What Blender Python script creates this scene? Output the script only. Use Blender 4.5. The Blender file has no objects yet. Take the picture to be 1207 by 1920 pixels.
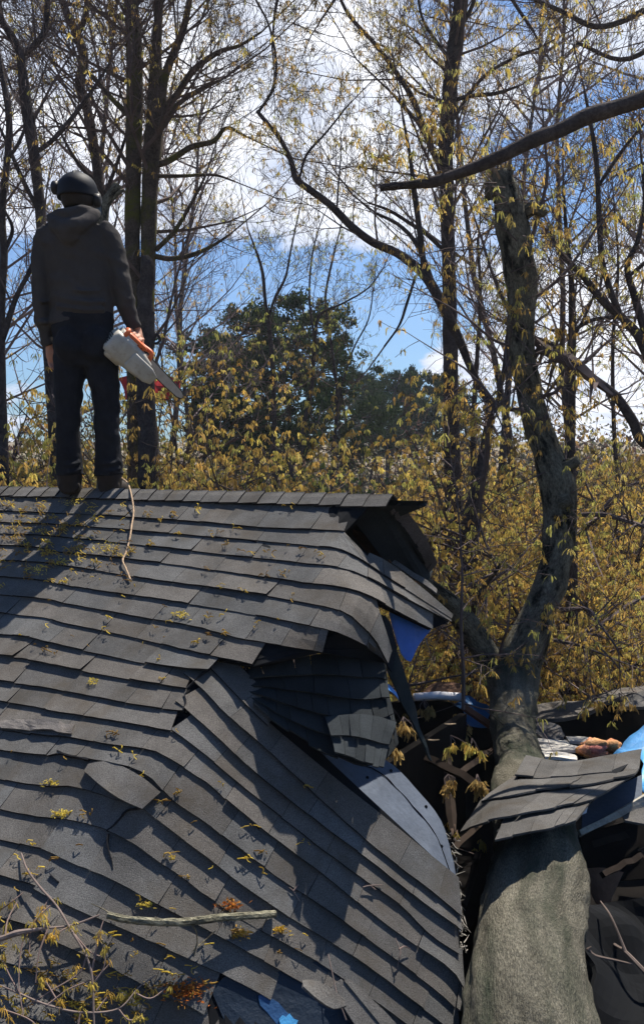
import bpy, math, random
import numpy as np
from mathutils import Vector, Matrix, noise as mnoise
S = bpy.context.scene
COL = S.collection
R = math.radians
# ------------------------------------------------------------------ camera
F = 1663.; CX = 603.5; CY = 960.; PITCH = -math.atan((960-867)/F)
CAM = np.array([0., 0., 4.5])
cd = bpy.data.cameras.new('camera'); cam = bpy.data.objects.new('camera', cd); COL.objects.link(cam)
cd.sensor_fit = 'VERTICAL'; cd.sensor_height = 24; cd.lens = 24*F/1920
cd.clip_start = .05; cd.clip_end = 2000
cam.location = CAM; cam.rotation_euler = (math.pi/2+PITCH, 0, 0)
S.camera = cam
# ------------------------------------------------------------------ sun and sky
SUN_AZ, SUN_EL = 36., 62.
sun_dir = Vector((math.sin(R(SUN_AZ))*math.cos(R(SUN_EL)), math.cos(R(SUN_AZ))*math.cos(R(SUN_EL)), math.sin(R(SUN_EL))))
sl = bpy.data.lights.new('sun', 'SUN'); sl.energy = 5.0; sl.angle = R(.5); sl.color = (1, .93, .82)
so = bpy.data.objects.new('sun', sl); COL.objects.link(so)
so.rotation_euler = (-sun_dir).to_track_quat('-Z', 'Y').to_euler()
S.view_settings.view_transform = 'Standard'; S.view_settings.look = 'None'
S.view_settings.exposure = 0.95; S.view_settings.gamma = 1
W = bpy.data.worlds.new('World'); S.world = W; W.use_nodes = True

def nodes_of(nt):
    nt.nodes.clear()
    def N(t, **k):
        n = nt.nodes.new(t)
        for a, b in k.items():
            if a == 'inp':
                for i, v in b.items(): n.inputs[i].default_value = v
            else: setattr(n, a, b)
        return n
    L = lambda a, b: nt.links.new(a, b)
    return N, L

def wdir(px, py):
    f = np.array([0, math.cos(PITCH), math.sin(PITCH)]); u = np.array([0, -math.sin(PITCH), math.cos(PITCH)])
    d = f+np.array([(px-CX)/F, 0, 0])+(CY-py)/F*u
    return d
def make_world():
    N, L = nodes_of(W.node_tree)
    out = N('ShaderNodeOutputWorld'); bg = N('ShaderNodeBackground')
    sky = N('ShaderNodeTexSky', sky_type='NISHITA', sun_disc=False, sun_elevation=R(SUN_EL), sun_rotation=R(SUN_AZ))
    tc = N('ShaderNodeTexCoord'); D = tc.outputs['Generated']
    def math_(op, a, b=None, clamp=False):
        n = N('ShaderNodeMath', operation=op, use_clamp=clamp)
        for i, v in enumerate((a, b)):
            if v is None: continue
            if isinstance(v, (int, float)): n.inputs[i].default_value = v
            else: L(v, n.inputs[i])
        return n.outputs[0]
    sep = N('ShaderNodeSeparateXYZ'); L(D, sep.inputs[0])
    x, y, z = sep.outputs
    zz = math_('ADD', math_('MAXIMUM', z, 0.0), .22)
    cmb = N('ShaderNodeCombineXYZ'); L(math_('DIVIDE', x, zz), cmb.inputs[0]); L(math_('DIVIDE', y, zz), cmb.inputs[1])
    n1 = N('ShaderNodeTexNoise', inp={'Scale': 1.9, 'Detail': 9, 'Roughness': .62, 'Distortion': .25}); L(cmb.outputs[0], n1.inputs['Vector'])
    n2 = N('ShaderNodeTexNoise', inp={'Scale': 5.5, 'Detail': 8, 'Roughness': .6}); L(cmb.outputs[0], n2.inputs['Vector'])
    f = math_('ADD', n1.outputs['Fac'], math_('MULTIPLY', math_('SUBTRACT', n2.outputs['Fac'], .5), .35))
    # openings in the cloud and thicker banks, placed in the sky by direction
    blobs = [(300,600,.13,-.5),(420,520,.06,-.34),(700,600,.12,-.42),(520,320,.05,-.38),(610,215,.05,-.32),(330,330,.05,-.2),(780,40,.05,-.2),(1010,330,.07,-.2),(60,500,.08,-.12),
             (190,640,.1,-.2),(500,660,.14,-.2),(700,690,.1,-.3),(60,20,.09,-.32),(190,130,.05,-.3),(110,330,.04,-.22),(440,30,.09,-.26),(920,60,.09,-.3),(830,230,.04,-.2),(900,900,.3,.15),
             (640,420,.10,.28),(380,260,.14,.2),(640,90,.14,.22),(1000,150,.16,.22),(350,600,.035,.42),(820,680,.035,.35),(1100,380,.08,-.22),(1190,250,.06,-.25),(1130,600,.1,.25),(420,400,.09,.2),(80,250,.16,.28),(250,120,.12,.2),(1030,430,.05,-.15)]
    acc = f
    nrm = N('ShaderNodeVectorMath', operation='NORMALIZE'); L(D, nrm.inputs[0])
    for px, py, s, w in blobs:
        d = wdir(px, py); d = d/np.linalg.norm(d)
        dn = N('ShaderNodeVectorMath', operation='DISTANCE'); L(nrm.outputs[0], dn.inputs[0]); dn.inputs[1].default_value = tuple(d)
        g = math_('POWER', 2.718, math_('MULTIPLY', math_('POWER', math_('DIVIDE', dn.outputs['Value'], s), 2.), -1.))
        acc = math_('ADD', acc, math_('MULTIPLY', g, w))
    front = N('ShaderNodeMapRange', inp={'From Min': .70, 'From Max': .84, 'To Min': -.8, 'To Max': .0}); L(y, front.inputs[0])
    acc = math_('ADD', acc, front.outputs[0])
    cov = N('ShaderNodeMapRange', interpolation_type='SMOOTHSTEP', inp={'From Min': .36, 'From Max': .52}); L(acc, cov.inputs[0])
    shd = N('ShaderNodeMapRange', inp={'From Min': .5, 'From Max': .95, 'To Min': 0, 'To Max': 1}); L(math_('ADD', acc, math_('MULTIPLY', math_('SUBTRACT', n2.outputs['Fac'], .5), .9)), shd.inputs[0])
    cr = N('ShaderNodeMixRGB'); cr.inputs[1].default_value = (.64, .70, .84, 1); cr.inputs[2].default_value = (1.15, 1.15, 1.18, 1); L(shd.outputs[0], cr.inputs[0])
    skm = N('ShaderNodeMixRGB', blend_type='MULTIPLY'); skm.inputs[0].default_value = 1; L(sky.outputs[0], skm.inputs[1]); skm.inputs[2].default_value = (.052, .080, .112, 1)
    mix = N('ShaderNodeMixRGB'); L(cov.outputs[0], mix.inputs[0]); L(skm.outputs[0], mix.inputs[1]); L(cr.outputs[0], mix.inputs[2])
    L(mix.outputs[0], bg.inputs[0]); bg.inputs[1].default_value = .62; L(bg.outputs[0], out.inputs[0])
make_world()

# ------------------------------------------------------------------ helpers
rng = random.Random(7)
def ray(px, py):
    d = wdir(px, py); return d/d[1]
def P(px, py, Y): return Vector(CAM+ray(px, py)*Y)
def tag(o, label=None, cat=None, group=None, kind=None):
    if label: o['label'] = label
    if cat: o['category'] = cat
    if group: o['group'] = group
    if kind: o['kind'] = kind
    return o
def empty(name, loc, label, cat, group=None):
    o = bpy.data.objects.new(name, None); COL.objects.link(o); o.location = loc; o.empty_display_size = .2
    return tag(o, label, cat, group)

class MB:
    def __init__(s): s.v = []; s.f = []; s.c = []; s.uv = []; s.m = []
    def add(s, vs, fs, col=(1, 1, 1), uvs=None, mi=0):
        b = len(s.v); s.v += [tuple(v) for v in vs]
        for k, f in enumerate(fs):
            s.f.append(tuple(b+i for i in f)); s.c.append(col); s.m.append(mi)
            s.uv.append([uvs[i] for i in f] if uvs else [(0, 0)]*len(f))
    def quad(s, a, b, c, d, col=(1, 1, 1)): s.add([a, b, c, d], [(0, 1, 2, 3)], col)
    def build(s, name, mats, parent=None, smooth=False, label=None):
        me = bpy.data.meshes.new(name)
        me.from_pydata(s.v, [], s.f)
        if not isinstance(mats, (list, tuple)): mats = [mats]
        for m in mats: me.materials.append(m)
        if len(mats) > 1: me.polygons.foreach_set('material_index', s.m)
        ca = me.color_attributes.new('tint', 'FLOAT_COLOR', 'CORNER')
        arr = []; uva = []
        for f, c, u in zip(s.f, s.c, s.uv):
            arr += [c[0], c[1], c[2], 1.]*len(f)
            for q in u: uva += [q[0], q[1]]
        ca.data.foreach_set('color', arr)
        ul = me.uv_layers.new(name='uv'); ul.data.foreach_set('uv', uva)
        if smooth: me.polygons.foreach_set('use_smooth', [True]*len(s.f))
        me.update()
        o = bpy.data.objects.new(name, me); COL.objects.link(o)
        if parent is not None:
            o.parent = parent; o.location = -parent.location
            if parent.parent is not None: o.location = -parent.location-parent.parent.location
        if label: o['label'] = label
        return o

def frames(pts, xy=False):
    out = []; t0 = (pts[1]-pts[0]).normalized()
    up = (Vector((0, 0, 1)) if xy else Vector((0, 0, -1))) if abs(t0.z) < .9 else (Vector((1, 0, 0)) if xy else Vector((0, 1, 0)))
    n = (up-t0*up.dot(t0)).normalized()
    for i in range(len(pts)):
        if i == 0: t = pts[1]-pts[0]
        elif i == len(pts)-1: t = pts[-1]-pts[-2]
        else: t = pts[i+1]-pts[i-1]
        if t.length < 1e-9: t = t0
        t = t.normalized(); n = n-t*n.dot(t)
        if n.length < 1e-6: n = t.orthogonal()
        n = n.normalized(); out.append((t, n, t.cross(n)))
    return out
def tube(mb, pts, rad, sides=8, col=(1, 1, 1), caps=True, bump=0, bscale=3., flat=None, mi=0):
    pts = [Vector(p) for p in pts]
    if isinstance(rad, (int, float)): rad = [rad]*len(pts)
    fr = frames(pts, flat is not None); vs = []; uvs = []; L = 0
    for i, p in enumerate(pts):
        if i: L += (pts[i]-pts[i-1]).length
        t, n, b = fr[i]
        for k in range(sides):
            a = 2*math.pi*k/sides; r = rad[i]
            q = n*math.cos(a)+b*math.sin(a)
            if bump: r *= 1+bump*mnoise.noise((p+q*rad[i])*bscale)
            if flat: q = n*math.cos(a)*flat[0]+b*math.sin(a)*flat[1]
            vs.append(p+q*r); uvs.append((k/sides*2*math.pi*max(rad), L))
    fs = []
    for i in range(len(pts)-1):
        for k in range(sides):
            k2 = (k+1) % sides
            fs.append((i*sides+k, i*sides+k2, (i+1)*sides+k2, (i+1)*sides+k))
    if caps:
        fs.append(tuple(range(sides-1, -1, -1))); fs.append(tuple((len(pts)-1)*sides+k for k in range(sides)))
    mb.add(vs, fs, col, uvs, mi)
def ball(mb, c, rx, ry, rz, n=14):
    vs = []; fs = []
    for j in range(n+1):
        a = math.pi*j/n
        for i in range(2*n): b = math.pi*i/n; vs.append((c[0]+rx*math.sin(a)*math.cos(b), c[1]+ry*math.sin(a)*math.sin(b), c[2]+rz*math.cos(a)))
    for j in range(n):
        for i in range(2*n): k = (i+1) % (2*n); fs.append((j*2*n+i, (j+1)*2*n+i, (j+1)*2*n+k, j*2*n+k))
    mb.add(vs, fs)
def catmull(pts, n=6):
    pts = [Vector(p) for p in pts]
    if len(pts) < 3: return pts
    out = []; q = [pts[0]*2-pts[1]]+pts+[pts[-1]*2-pts[-2]]
    for i in range(1, len(q)-2):
        for k in range(n):
            t = k/n; a, b, c, d = q[i-1:i+3]
            out.append(.5*((2*b)+(c-a)*t+(2*a-5*b+4*c-d)*t*t+(3*b-a-3*c+d)*t**3))
    out.append(pts[-1]); return out
def catr(vals, n=6):
    v = [Vector((x, 0, 0)) for x in vals]
    return [abs(p.x) for p in catmull(v, n)] if len(v) > 2 else list(vals)
def resample(arr, s):
    """arr: list of tuples; param by cumulative length of first two comps"""
    a = np.array(arr, float); d = np.r_[0, np.cumsum(np.hypot(*(a[1:, :2]-a[:-1, :2]).T))]; d /= d[-1]
    return np.stack([np.interp(s, d, a[:, k]) for k in range(a.shape[1])], 1)
def smoothline(arr, n=8):
    """catmull through tuples of any length >=2"""
    a = np.array(arr, float)
    if len(a) < 3: return a
    q = np.vstack([2*a[0]-a[1], a, 2*a[-1]-a[-2]]); out = []
    for i in range(1, len(q)-2):
        for k in range(n):
            t = k/n; A, B, C, D = q[i-1:i+3]
            out.append(.5*(2*B+(C-A)*t+(2*A-5*B+4*C-D)*t*t+(3*B-A-3*C+D)*t**3))
    out.append(a[-1]); return np.array(out)

def sheet(mb, top, bot, nu=16, nv=6, th=.012, col=(1, 1, 1), wob=0, ws=4, mi=0):
    """curved board or sheet lofted between two edges given as (px,py,depth)"""
    s = np.linspace(0, 1, nu+1); A = resample(smoothline(top), s); B = resample(smoothline(bot), s)
    g = []
    for j in range(nv+1):
        t = j/nv; row = []
        for i in range(nu+1):
            a, b = A[i], B[i]
            p = P(*a)*(1-t)+P(*b)*t
            if wob: p = p+Vector((mnoise.noise(p*ws), mnoise.noise(p*ws+Vector((7, 0, 0))), mnoise.noise(p*ws+Vector((0, 9, 0)))))*wob
            row.append(p)
        g.append(row)
    vs = []; bk = []
    for j in range(nv+1):
        for i in range(nu+1):
            du = g[j][min(i+1, nu)]-g[j][max(i-1, 0)]; dv = g[min(j+1, nv)][i]-g[max(j-1, 0)][i]
            n = du.cross(dv)
            n = n.normalized() if n.length > 1e-9 else Vector((0, 1, 0))
            if n.dot(Vector(CAM)-g[j][i]) > 0: n = -n
            vs.append(g[j][i]); bk.append(g[j][i]+n*th)
    W_ = nu+1; M = len(vs); fs = []
    for j in range(nv):
        for i in range(nu):
            a = j*W_+i; fs.append((a, a+W_, a+W_+1, a+1)); fs.append((M+a, M+a+1, M+a+W_+1, M+a+W_))
    for i in range(nu):
        a = i; fs.append((a, a+1, M+a+1, M+a)); a = nv*W_+i; fs.append((a+1, a, M+a, M+a+1))
    for j in range(nv):
        a = j*W_; fs.append((a+W_, a, M+a, M+a+W_)); a = j*W_+nu; fs.append((a, a+W_, M+a+W_, M+a))
    uv = [(i/nu, j/nv) for j in range(nv+1) for i in range(nu+1)]
    mb.add(vs+bk, fs, col, uv+uv, mi)

# ------------------------------------------------------------------ materials
def material(name, base, rough=.8, var=(.7, 1.3), scale=8., var2=None, scale2=60., bump=.0, bscale=80., tint=True, stretch=None, spec=.3, transl=0., coords='pos', noise2=None):
    m = bpy.data.materials.new(name); m.use_nodes = True
    N, L = nodes_of(m.node_tree)
    out = N('ShaderNodeOutputMaterial'); bs = N('ShaderNodeBsdfPrincipled')
    bs.inputs['Roughness'].default_value = rough; bs.inputs['Specular IOR Level'].default_value = spec
    if coords == 'pos':
        g = N('ShaderNodeNewGeometry'); v = g.outputs['Position']
    else:
        g = N('ShaderNodeUVMap'); v = g.outputs[0]
    if stretch:
        mp = N('ShaderNodeMapping'); mp.inputs['Scale'].default_value = stretch; L(v, mp.inputs[0]); v = mp.outputs[0]
    n1 = N('ShaderNodeTexNoise', inp={'Scale': scale, 'Detail': 5, 'Roughness': .6}); L(v, n1.inputs['Vector'])
    mr = N('ShaderNodeMapRange', inp={'From Min': .3, 'From Max': .7, 'To Min': var[0], 'To Max': var[1]}); L(n1.outputs['Fac'], mr.inputs[0])
    fac = mr.outputs[0]
    n2 = N('ShaderNodeTexNoise', inp={'Scale': scale2, 'Detail': 4, 'Roughness': .7}); L(v, n2.inputs['Vector'])
    if var2:
        m2 = N('ShaderNodeMapRange', inp={'From Min': .3, 'From Max': .7, 'To Min': var2[0], 'To Max': var2[1]}); L(n2.outputs['Fac'], m2.inputs[0])
        mm = N('ShaderNodeMath', operation='MULTIPLY'); L(fac, mm.inputs[0]); L(m2.outputs[0], mm.inputs[1]); fac = mm.outputs[0]
    vm = N('ShaderNodeVectorMath', operation='SCALE'); L(fac, vm.inputs['Scale']); vm.inputs[0].default_value = base
    c = vm.outputs[0]
    if noise2:   # (colour, scale, lo, hi)
        n3 = N('ShaderNodeTexNoise', inp={'Scale': noise2[1], 'Detail': 6, 'Roughness': .65}); L(v, n3.inputs['Vector'])
        m3 = N('ShaderNodeMapRange', inp={'From Min': noise2[2], 'From Max': noise2[3]}); L(n3.outputs['Fac'], m3.inputs[0])
        mx = N('ShaderNodeMixRGB'); L(m3.outputs[0], mx.inputs[0]); L(c, mx.inputs[1]); mx.inputs[2].default_value = (*noise2[0], 1); c = mx.outputs[0]
    if tint:
        at = N('ShaderNodeAttribute', attribute_name='tint')
        mu = N('ShaderNodeVectorMath', operation='MULTIPLY'); L(c, mu.inputs[0]); L(at.outputs['Color'], mu.inputs[1]); c = mu.outputs[0]
    L(c, bs.inputs['Base Color'])
    if bump:
        n4 = N('ShaderNodeTexNoise', inp={'Scale': bscale, 'Detail': 4, 'Roughness': .7}); L(v, n4.inputs['Vector'])
        bp = N('ShaderNodeBump', inp={'Strength': bump, 'Distance': .04 if 'bark' in name else .02}); L(n4.outputs['Fac'], bp.inputs['Height']); L(bp.outputs[0], bs.inputs['Normal'])
    sh = bs.outputs[0]
    if transl:
        tr = N('ShaderNodeBsdfTranslucent'); L(c, tr.inputs[0]); ms = N('ShaderNodeMixShader'); ms.inputs[0].default_value = transl
        L(sh, ms.inputs[1]); L(tr.outputs[0], ms.inputs[2]); sh = ms.outputs[0]
    L(sh, out.inputs[0])
    return m
M = {}
M['shingle'] = material('asphalt_shingle', (.094, .090, .086), .92, (.75, 1.25), 5., (.35, 1.75), 260., .45, 260., spec=.12, noise2=((.072, .060, .046), 4.5, .50, .80))
M['shingle_edge'] = material('shingle_edge', (.02, .02, .022), .95, tint=False, spec=.05)
M['felt'] = material('roofing_felt', (.008, .009, .011), .9, (.6, 1.3), 6., spec=.1)
M['shade_shingle'] = material('shaded_shingle_copy', (.028, .032, .034), .95, (.7, 1.3), 5., (.7, 1.3), 200., .3, 200., spec=.05)  # shaded copy of the shingle, the shade is put into the colour
M['shade_wood'] = material('shaded_attic_wood', (.007, .006, .0055), .95, (.5, 1.4), 6., spec=.05)  # near black, the attic shade is put into the wood colour
M['plywood'] = material('shade_grey_sheathing', (.075, .090, .118), .8, (.8, 1.15), 5., (.9, 1.1), 40., .2, 30., spec=.15)  # dark bluish tone puts the shadow on the boards into their colour
M['wood'] = material('broken_wood', (.30, .22, .15), .85, (.7, 1.3), 12., (.8, 1.2), 60., .3, 60.)
M['pale_wood'] = material('pale_splinter', (.5, .47, .42), .85, (.6, 1.2), 20., (.8, 1.2), 90., .3, 60.)
M['brown_board'] = material('brown_board', (.13, .075, .05), .9, (.7, 1.3), 12., spec=.1)
M['insul'] = material('insulation', (.50, .25, .12), .95, (.6, 1.3), 14., (.7, 1.3), 60., .6, 50., noise2=((.6, .42, .3), 10., .6, .8))
M['tarp'] = material('blue_tarp', (.045, .20, .45), .45, (.7, 1.25), 6., spec=.4, bump=.5, bscale=14.)
M['tarp_deep'] = material('deep_blue_tarp', (.03, .14, .50), .5, (.7, 1.25), 6., spec=.3, bump=.4, bscale=14.)
M['house_wall'] = material('painted_siding', (.4, .38, .34), .7, (.9, 1.08), 3.)
M['bark'] = material('grey_bark', (.180, .168, .128), .92, (.5, 1.4), 4.5, (.3, 1.7), 30., 1.0, 34., coords='uv', stretch=(2.2, 1, 1), spec=.08, noise2=((.022, .022, .018), 3.2, .50, .60))
M['bark_smooth'] = material('speckled_bark', (.165, .153, .120), .95, (.5, 1.4), 3., (.35, 1.6), 70., .9, 40., spec=.04, coords='uv', stretch=(2.4, .8, 1), noise2=((.055, .062, .045), 1.4, .47, .62))
M['bark_dark'] = material('dark_bark', (.062, .052, .05), .95, (.6, 1.4), 6., (.7, 1.3), 40., .6, 40., spec=.06)
M['bark_moss'] = material('mossy_bark', (.085, .068, .055), .95, (.6, 1.4), 5., (.7, 1.3), 40., .6, 40., spec=.06, noise2=((.10, .10, .025), 2.2, .5, .62))
M['twig'] = material('twig_bark', (.11, .085, .08), .9, (.7, 1.3), 8., spec=.08)
M['catkin'] = material('catkin', (.58, .46, .14), .7, (.8, 1.2), 3., transl=.5, spec=.1)
M['pine'] = material('pine_needles', (.034, .056, .020), .8, (.6, 1.4), 1.5, transl=.15, spec=.1)
M['litter'] = material('leaf_litter', (.17, .11, .065), .95, (.5, 1.5), 2.5, (.6, 1.4), 30., .4, 20., noise2=((.08, .09, .03), .8, .45, .6))
M['grassy'] = material('woodland_ground', (.10, .085, .05), .95, (.6, 1.4), .6, (.6, 1.4), 8.)
M['hoodie'] = material('hoodie_cloth', (.052, .048, .047), .95, (.85, 1.15), 8., bump=.25, bscale=40., spec=.05)
M['jeans'] = material('denim', (.015, .016, .020), .9, (.75, 1.3), 14., bump=.3, bscale=35., spec=.08)
M['boot'] = material('boot_leather', (.022, .015, .011), .8, (.7, 1.2), 20., bump=.2, bscale=60.)
M['skin'] = material('skin', (.40, .20, .13), .6, (.92, 1.08), 20., spec=.3)
M['helmet'] = material('helmet_shell', (.010, .012, .018), .6, (.8, 1.2), 10., spec=.12)
M['black_plastic'] = material('black_plastic', (.012, .012, .013), .5, (.9, 1.1), 10.)
M['hair'] = material('hair', (.02, .014, .01), .8)
M['saw_white'] = material('saw_housing', (.40, .38, .33), .5, (.8, 1.1), 14., spec=.4, noise2=((.20, .17, .13), 16., .55, .8))
M['saw_orange'] = material('saw_orange', (.62, .13, .035), .5, (.85, 1.1), 20., spec=.4)
M['steel'] = material('bar_steel', (.42, .40, .38), .4, (.8, 1.1), 25., spec=.6)
M['rope'] = material('rope', (.44, .31, .20), .9, (.5, 1.4), 60., bump=.5, bscale=150.)
M['red'] = material('red_sheet', (.5, .03, .03), .6, (.7, 1.2), 6.)
M['white'] = material('white_plastic', (.75, .75, .78), .5, (.85, 1.05), 12.)

# ------------------------------------------------------------------ setting
g = MB()
n = 60
def gz(x, y):
    d = math.hypot(x, y)
    return 0+.25*mnoise.noise(Vector((x*.08, y*.08, 0)))+max(0, d-70)*.02+(max(0, y-90))*.03
xs = [-900]+[(-1+2*i/n)**3*300 for i in range(n+1)]+[900]
ys = [-900]+[(-1+2*i/n)**3*300+8 for i in range(n+1)]+[1200]
vs = [(x, y, gz(x, y) if abs(x) < 500 and abs(y) < 500 else 12) for y in ys for x in xs]
w = len(xs)
g.add(vs, [(j*w+i, j*w+i+1, (j+1)*w+i+1, (j+1)*w+i) for j in range(len(ys)-1) for i in range(w-1)])
tag(g.build('ground', M['litter'], smooth=True), kind='structure')

# ------------------------------------------------------------------ roof geometry
Q0 = np.array(P(603, 931, 4.6)); rl = ray(0, 917); QL = CAM+rl*((Q0[2]-4.5)/rl[2])
RD = (QL-Q0)/np.linalg.norm(QL-Q0)             # along the ridge, to the left
NH = np.array([-RD[1], RD[0], 0]); NH = NH if NH[1] < 0 else -NH
TH = R(38); N1 = NH*math.sin(TH)+np.array([0, 0, 1])*math.cos(TH)
def D1(px, py): return N1@(Q0-CAM)/(N1@ray(px, py))
A_ = np.array(P(430, 1250, D1(430, 1250))); B_ = np.array(P(205, 1575, D1(205, 1575))); E_ = np.array(P(865, 1850, 3.4))
N2 = np.cross(B_-A_, E_-A_); N2 /= np.linalg.norm(N2); N2 *= np.sign(N2[2])
def D2(px, py): return N2@(A_-CAM)/(N2@ray(px, py))
class TPS:
    def __init__(s, pts):
        p = np.array([(a/1000, b/1000) for a, b, _ in pts]); v = np.array([1/c for *_, c in pts]); n = len(p)
        K = s.U(np.linalg.norm(p[:, None]-p[None], axis=2)); Q = np.c_[np.ones(n), p]
        A = np.zeros((n+3, n+3)); A[:n, :n] = K+np.eye(n)*1e-5; A[:n, n:] = Q; A[n:, :n] = Q.T
        s.w = np.linalg.solve(A, np.r_[v, 0, 0, 0]); s.p = p
    @staticmethod
    def U(r): return np.where(r > 0, r*r*np.log(np.maximum(r, 1e-9)), 0)
    def __call__(s, px, py):
        q = np.array([px/1000, py/1000]); r = np.linalg.norm(s.p-q, axis=1)
        return 1/(s.w[:-3]@s.U(r)+s.w[-3]+s.w[-2]*q[0]+s.w[-1]*q[1])
left = [(x, y, D1(x, y)) for x, y in [(-250,915),(0,920),(300,925),(-250,1100),(0,1100),(250,1100),(-250,1300),(0,1300),(200,1300),(300,1250),(-250,1500),(0,1500),(-250,1700),(330,1330),(270,1440),(100,1480),(-250,1900),(-100,1750),(-800,905),(-800,1100),(-800,1400),(-800,1800),(-800,2300)]]
up = left+[(x, y, D1(x, y)) for x, y in [(450,930),(600,932),(735,938),(450,1100),(600,1000),(560,1100),(450,1200),(600,1180),(640,1080)]]
up += [(700,1050,4.28),(760,1090,4.35),(840,1160,4.4),(800,1180,4.3),(690,1120,4.0),(740,1145,4.12),(719,1245,3.98),(690,1180,3.9),(775,1340,4.1),(810,1430,4.15)]
SU = TPS(up)
lo = left+[(x, y, D2(x, y)) for x, y in [(450,1320),(560,1450),(700,1600),(860,1740),(865,1850),(700,1850),(500,1500),(420,1420),(400,1600),(550,1700),(350,1700),(600,1950),(800,2000),(300,1850),(450,1950),(250,2100)]]
lo += [(0, 1900, D1(0, 1900)+.08), (0, 2150, D1(0, 2150)+.12), (-330, 2100, D1(-330, 2100)), (-330, 2500, D1(-330, 2500)), (0, 2600, D1(0, 2600)+.1), (400, 2500, D1(400, 2500)+.2), (860, 2600, D2(860, 2600)), (860, 2250, D2(860, 2250))]
SL = TPS(lo)
def surf_point(sf, px, py, h=0):
    Y = sf(px, py); e = 3.
    p = np.array(P(px, py, Y)); a = np.array(P(px+e, py, sf(px+e, py)))-p; b = np.array(P(px, py+e, sf(px, py+e)))-p
    n = np.cross(b, a); n /= np.linalg.norm(n)
    if n[2] < 0: n = -n
    return p+n*h, n

house = empty('house', (0, 6, 0), 'storm damaged house with grey shingle roof crushed on its right side', 'house')
shin = MB()
def strip(mb, top, bot, sf, seed, ext=.25, lift=(.009, .016), wid=(.14, .42), skip=None, thick=.010, tint=1., sag=0):
    r = random.Random(seed)
    T = smoothline(top, 10); B = smoothline(bot, 10)
    T3 = np.array([surf_point(sf, *p)[0] for p in T]); B3 = np.array([surf_point(sf, *p)[0] for p in B])
    L = np.r_[0, np.cumsum(np.linalg.norm(B3[1:]-B3[:-1], axis=1))]
    LT = np.r_[0, np.cumsum(np.linalg.norm(T3[1:]-T3[:-1], axis=1))]
    # perpendicular foot on the upper line for points of the lower line
    ks = np.linspace(0, L[-1], max(12, int(L[-1]/.06))); feet = []
    TT = np.stack([np.interp(np.linspace(0, LT[-1], 400), LT, T3[:, k]) for k in range(3)], 1)
    for k in ks:
        q = np.array([np.interp(k, L, B3[:, j]) for j in range(3)])
        feet.append(np.argmin(((TT-q)**2).sum(1))/399*LT[-1])
    feet = np.maximum.accumulate(feet)
    kk = np.ones(5)/5; fp = np.pad(feet, 2, mode='edge'); fp[:2] = 2*feet[0]-feet[2:0:-1] if len(feet) > 3 else feet[0]; fp[-2:] = 2*feet[-1]-feet[-2:-4:-1]
    fs_ = np.convolve(fp, kk, 'valid'); fs_ = np.clip(fs_, 0, LT[-1])
    def pix(arr, Ls, s): return [np.interp(s, Ls, arr[:, 0]), np.interp(s, Ls, arr[:, 1])]
    s = -r.random()*wid[0]
    while s < L[-1]:
        wdt = r.uniform(*wid); a = max(0, s+.0008); b = min(L[-1], s+wdt-.0008); s += wdt
        if b-a < .02: continue
        lf = r.uniform(*lift); lf2 = lf+r.uniform(-.002, .003)
        if r.random() < .3: lf += r.uniform(-.005, .006); lf2 = lf+r.uniform(-.003, .005)
        t = tint*r.uniform(.88, 1.12); hue = r.uniform(-.05, .05)
        colr = (t*(1+hue), t, t*(1-hue))
        nu = max(2, int((b-a)/.05)); nv = 3
        top_r = []; ok = True
        jag = [r.uniform(-.004, .004) for _ in range(nu+1)]
        for j in range(nv+1):
            row = []
            for i in range(nu+1):
                sb = a+(b-a)*i/nu; st = np.interp(sb, ks, fs_)
                pb = np.array(pix(B, L, sb)); pt = np.array(pix(T, LT, st))
                pt2 = pt+(pt-pb)*ext
                u = j/nv
                px = pt2*(1-u)+pb*u*(1)
                if j == nv: px = px+(pb-pt)*jag[i]*4
                hh = lf+(lf2-lf)*i/nu
                h = .001+(hh)*u**1.3
                p, nn = surf_point(sf, px[0], px[1], h)
                if skip and j == nv-1 and i == nu//2 and skip(px[0], px[1]): ok = False
                row.append((p, nn))
            top_r.append(row)
        if not ok: continue
        vs = [p for row in top_r for p, _ in row]; Wd = nu+1; m0 = len(vs)
        fs = [(j*Wd+i, (j+1)*Wd+i, (j+1)*Wd+i+1, j*Wd+i+1) for j in range(nv) for i in range(nu)]
        mb.add(vs, fs, colr)
        # butt edge and side edges
        e = [p for p, _ in top_r[-1]]; e2 = [p-nn*thick for p, nn in top_r[-1]]
        mb.add(e+e2, [(i, i+Wd, i+Wd+1, i+1) for i in range(nu)], (1, 1, 1), None, 1)
        for c in (0, nu):
            sd = [row[c][0] for row in top_r]; sd2 = [row[c][0]-row[c][1]*thick*.6 for row in top_r]
            mb.add(sd+sd2, [(j, j+1, j+nv+2, j+nv+1) for j in range(nv)], (1, 1, 1), None, 1)
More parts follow.
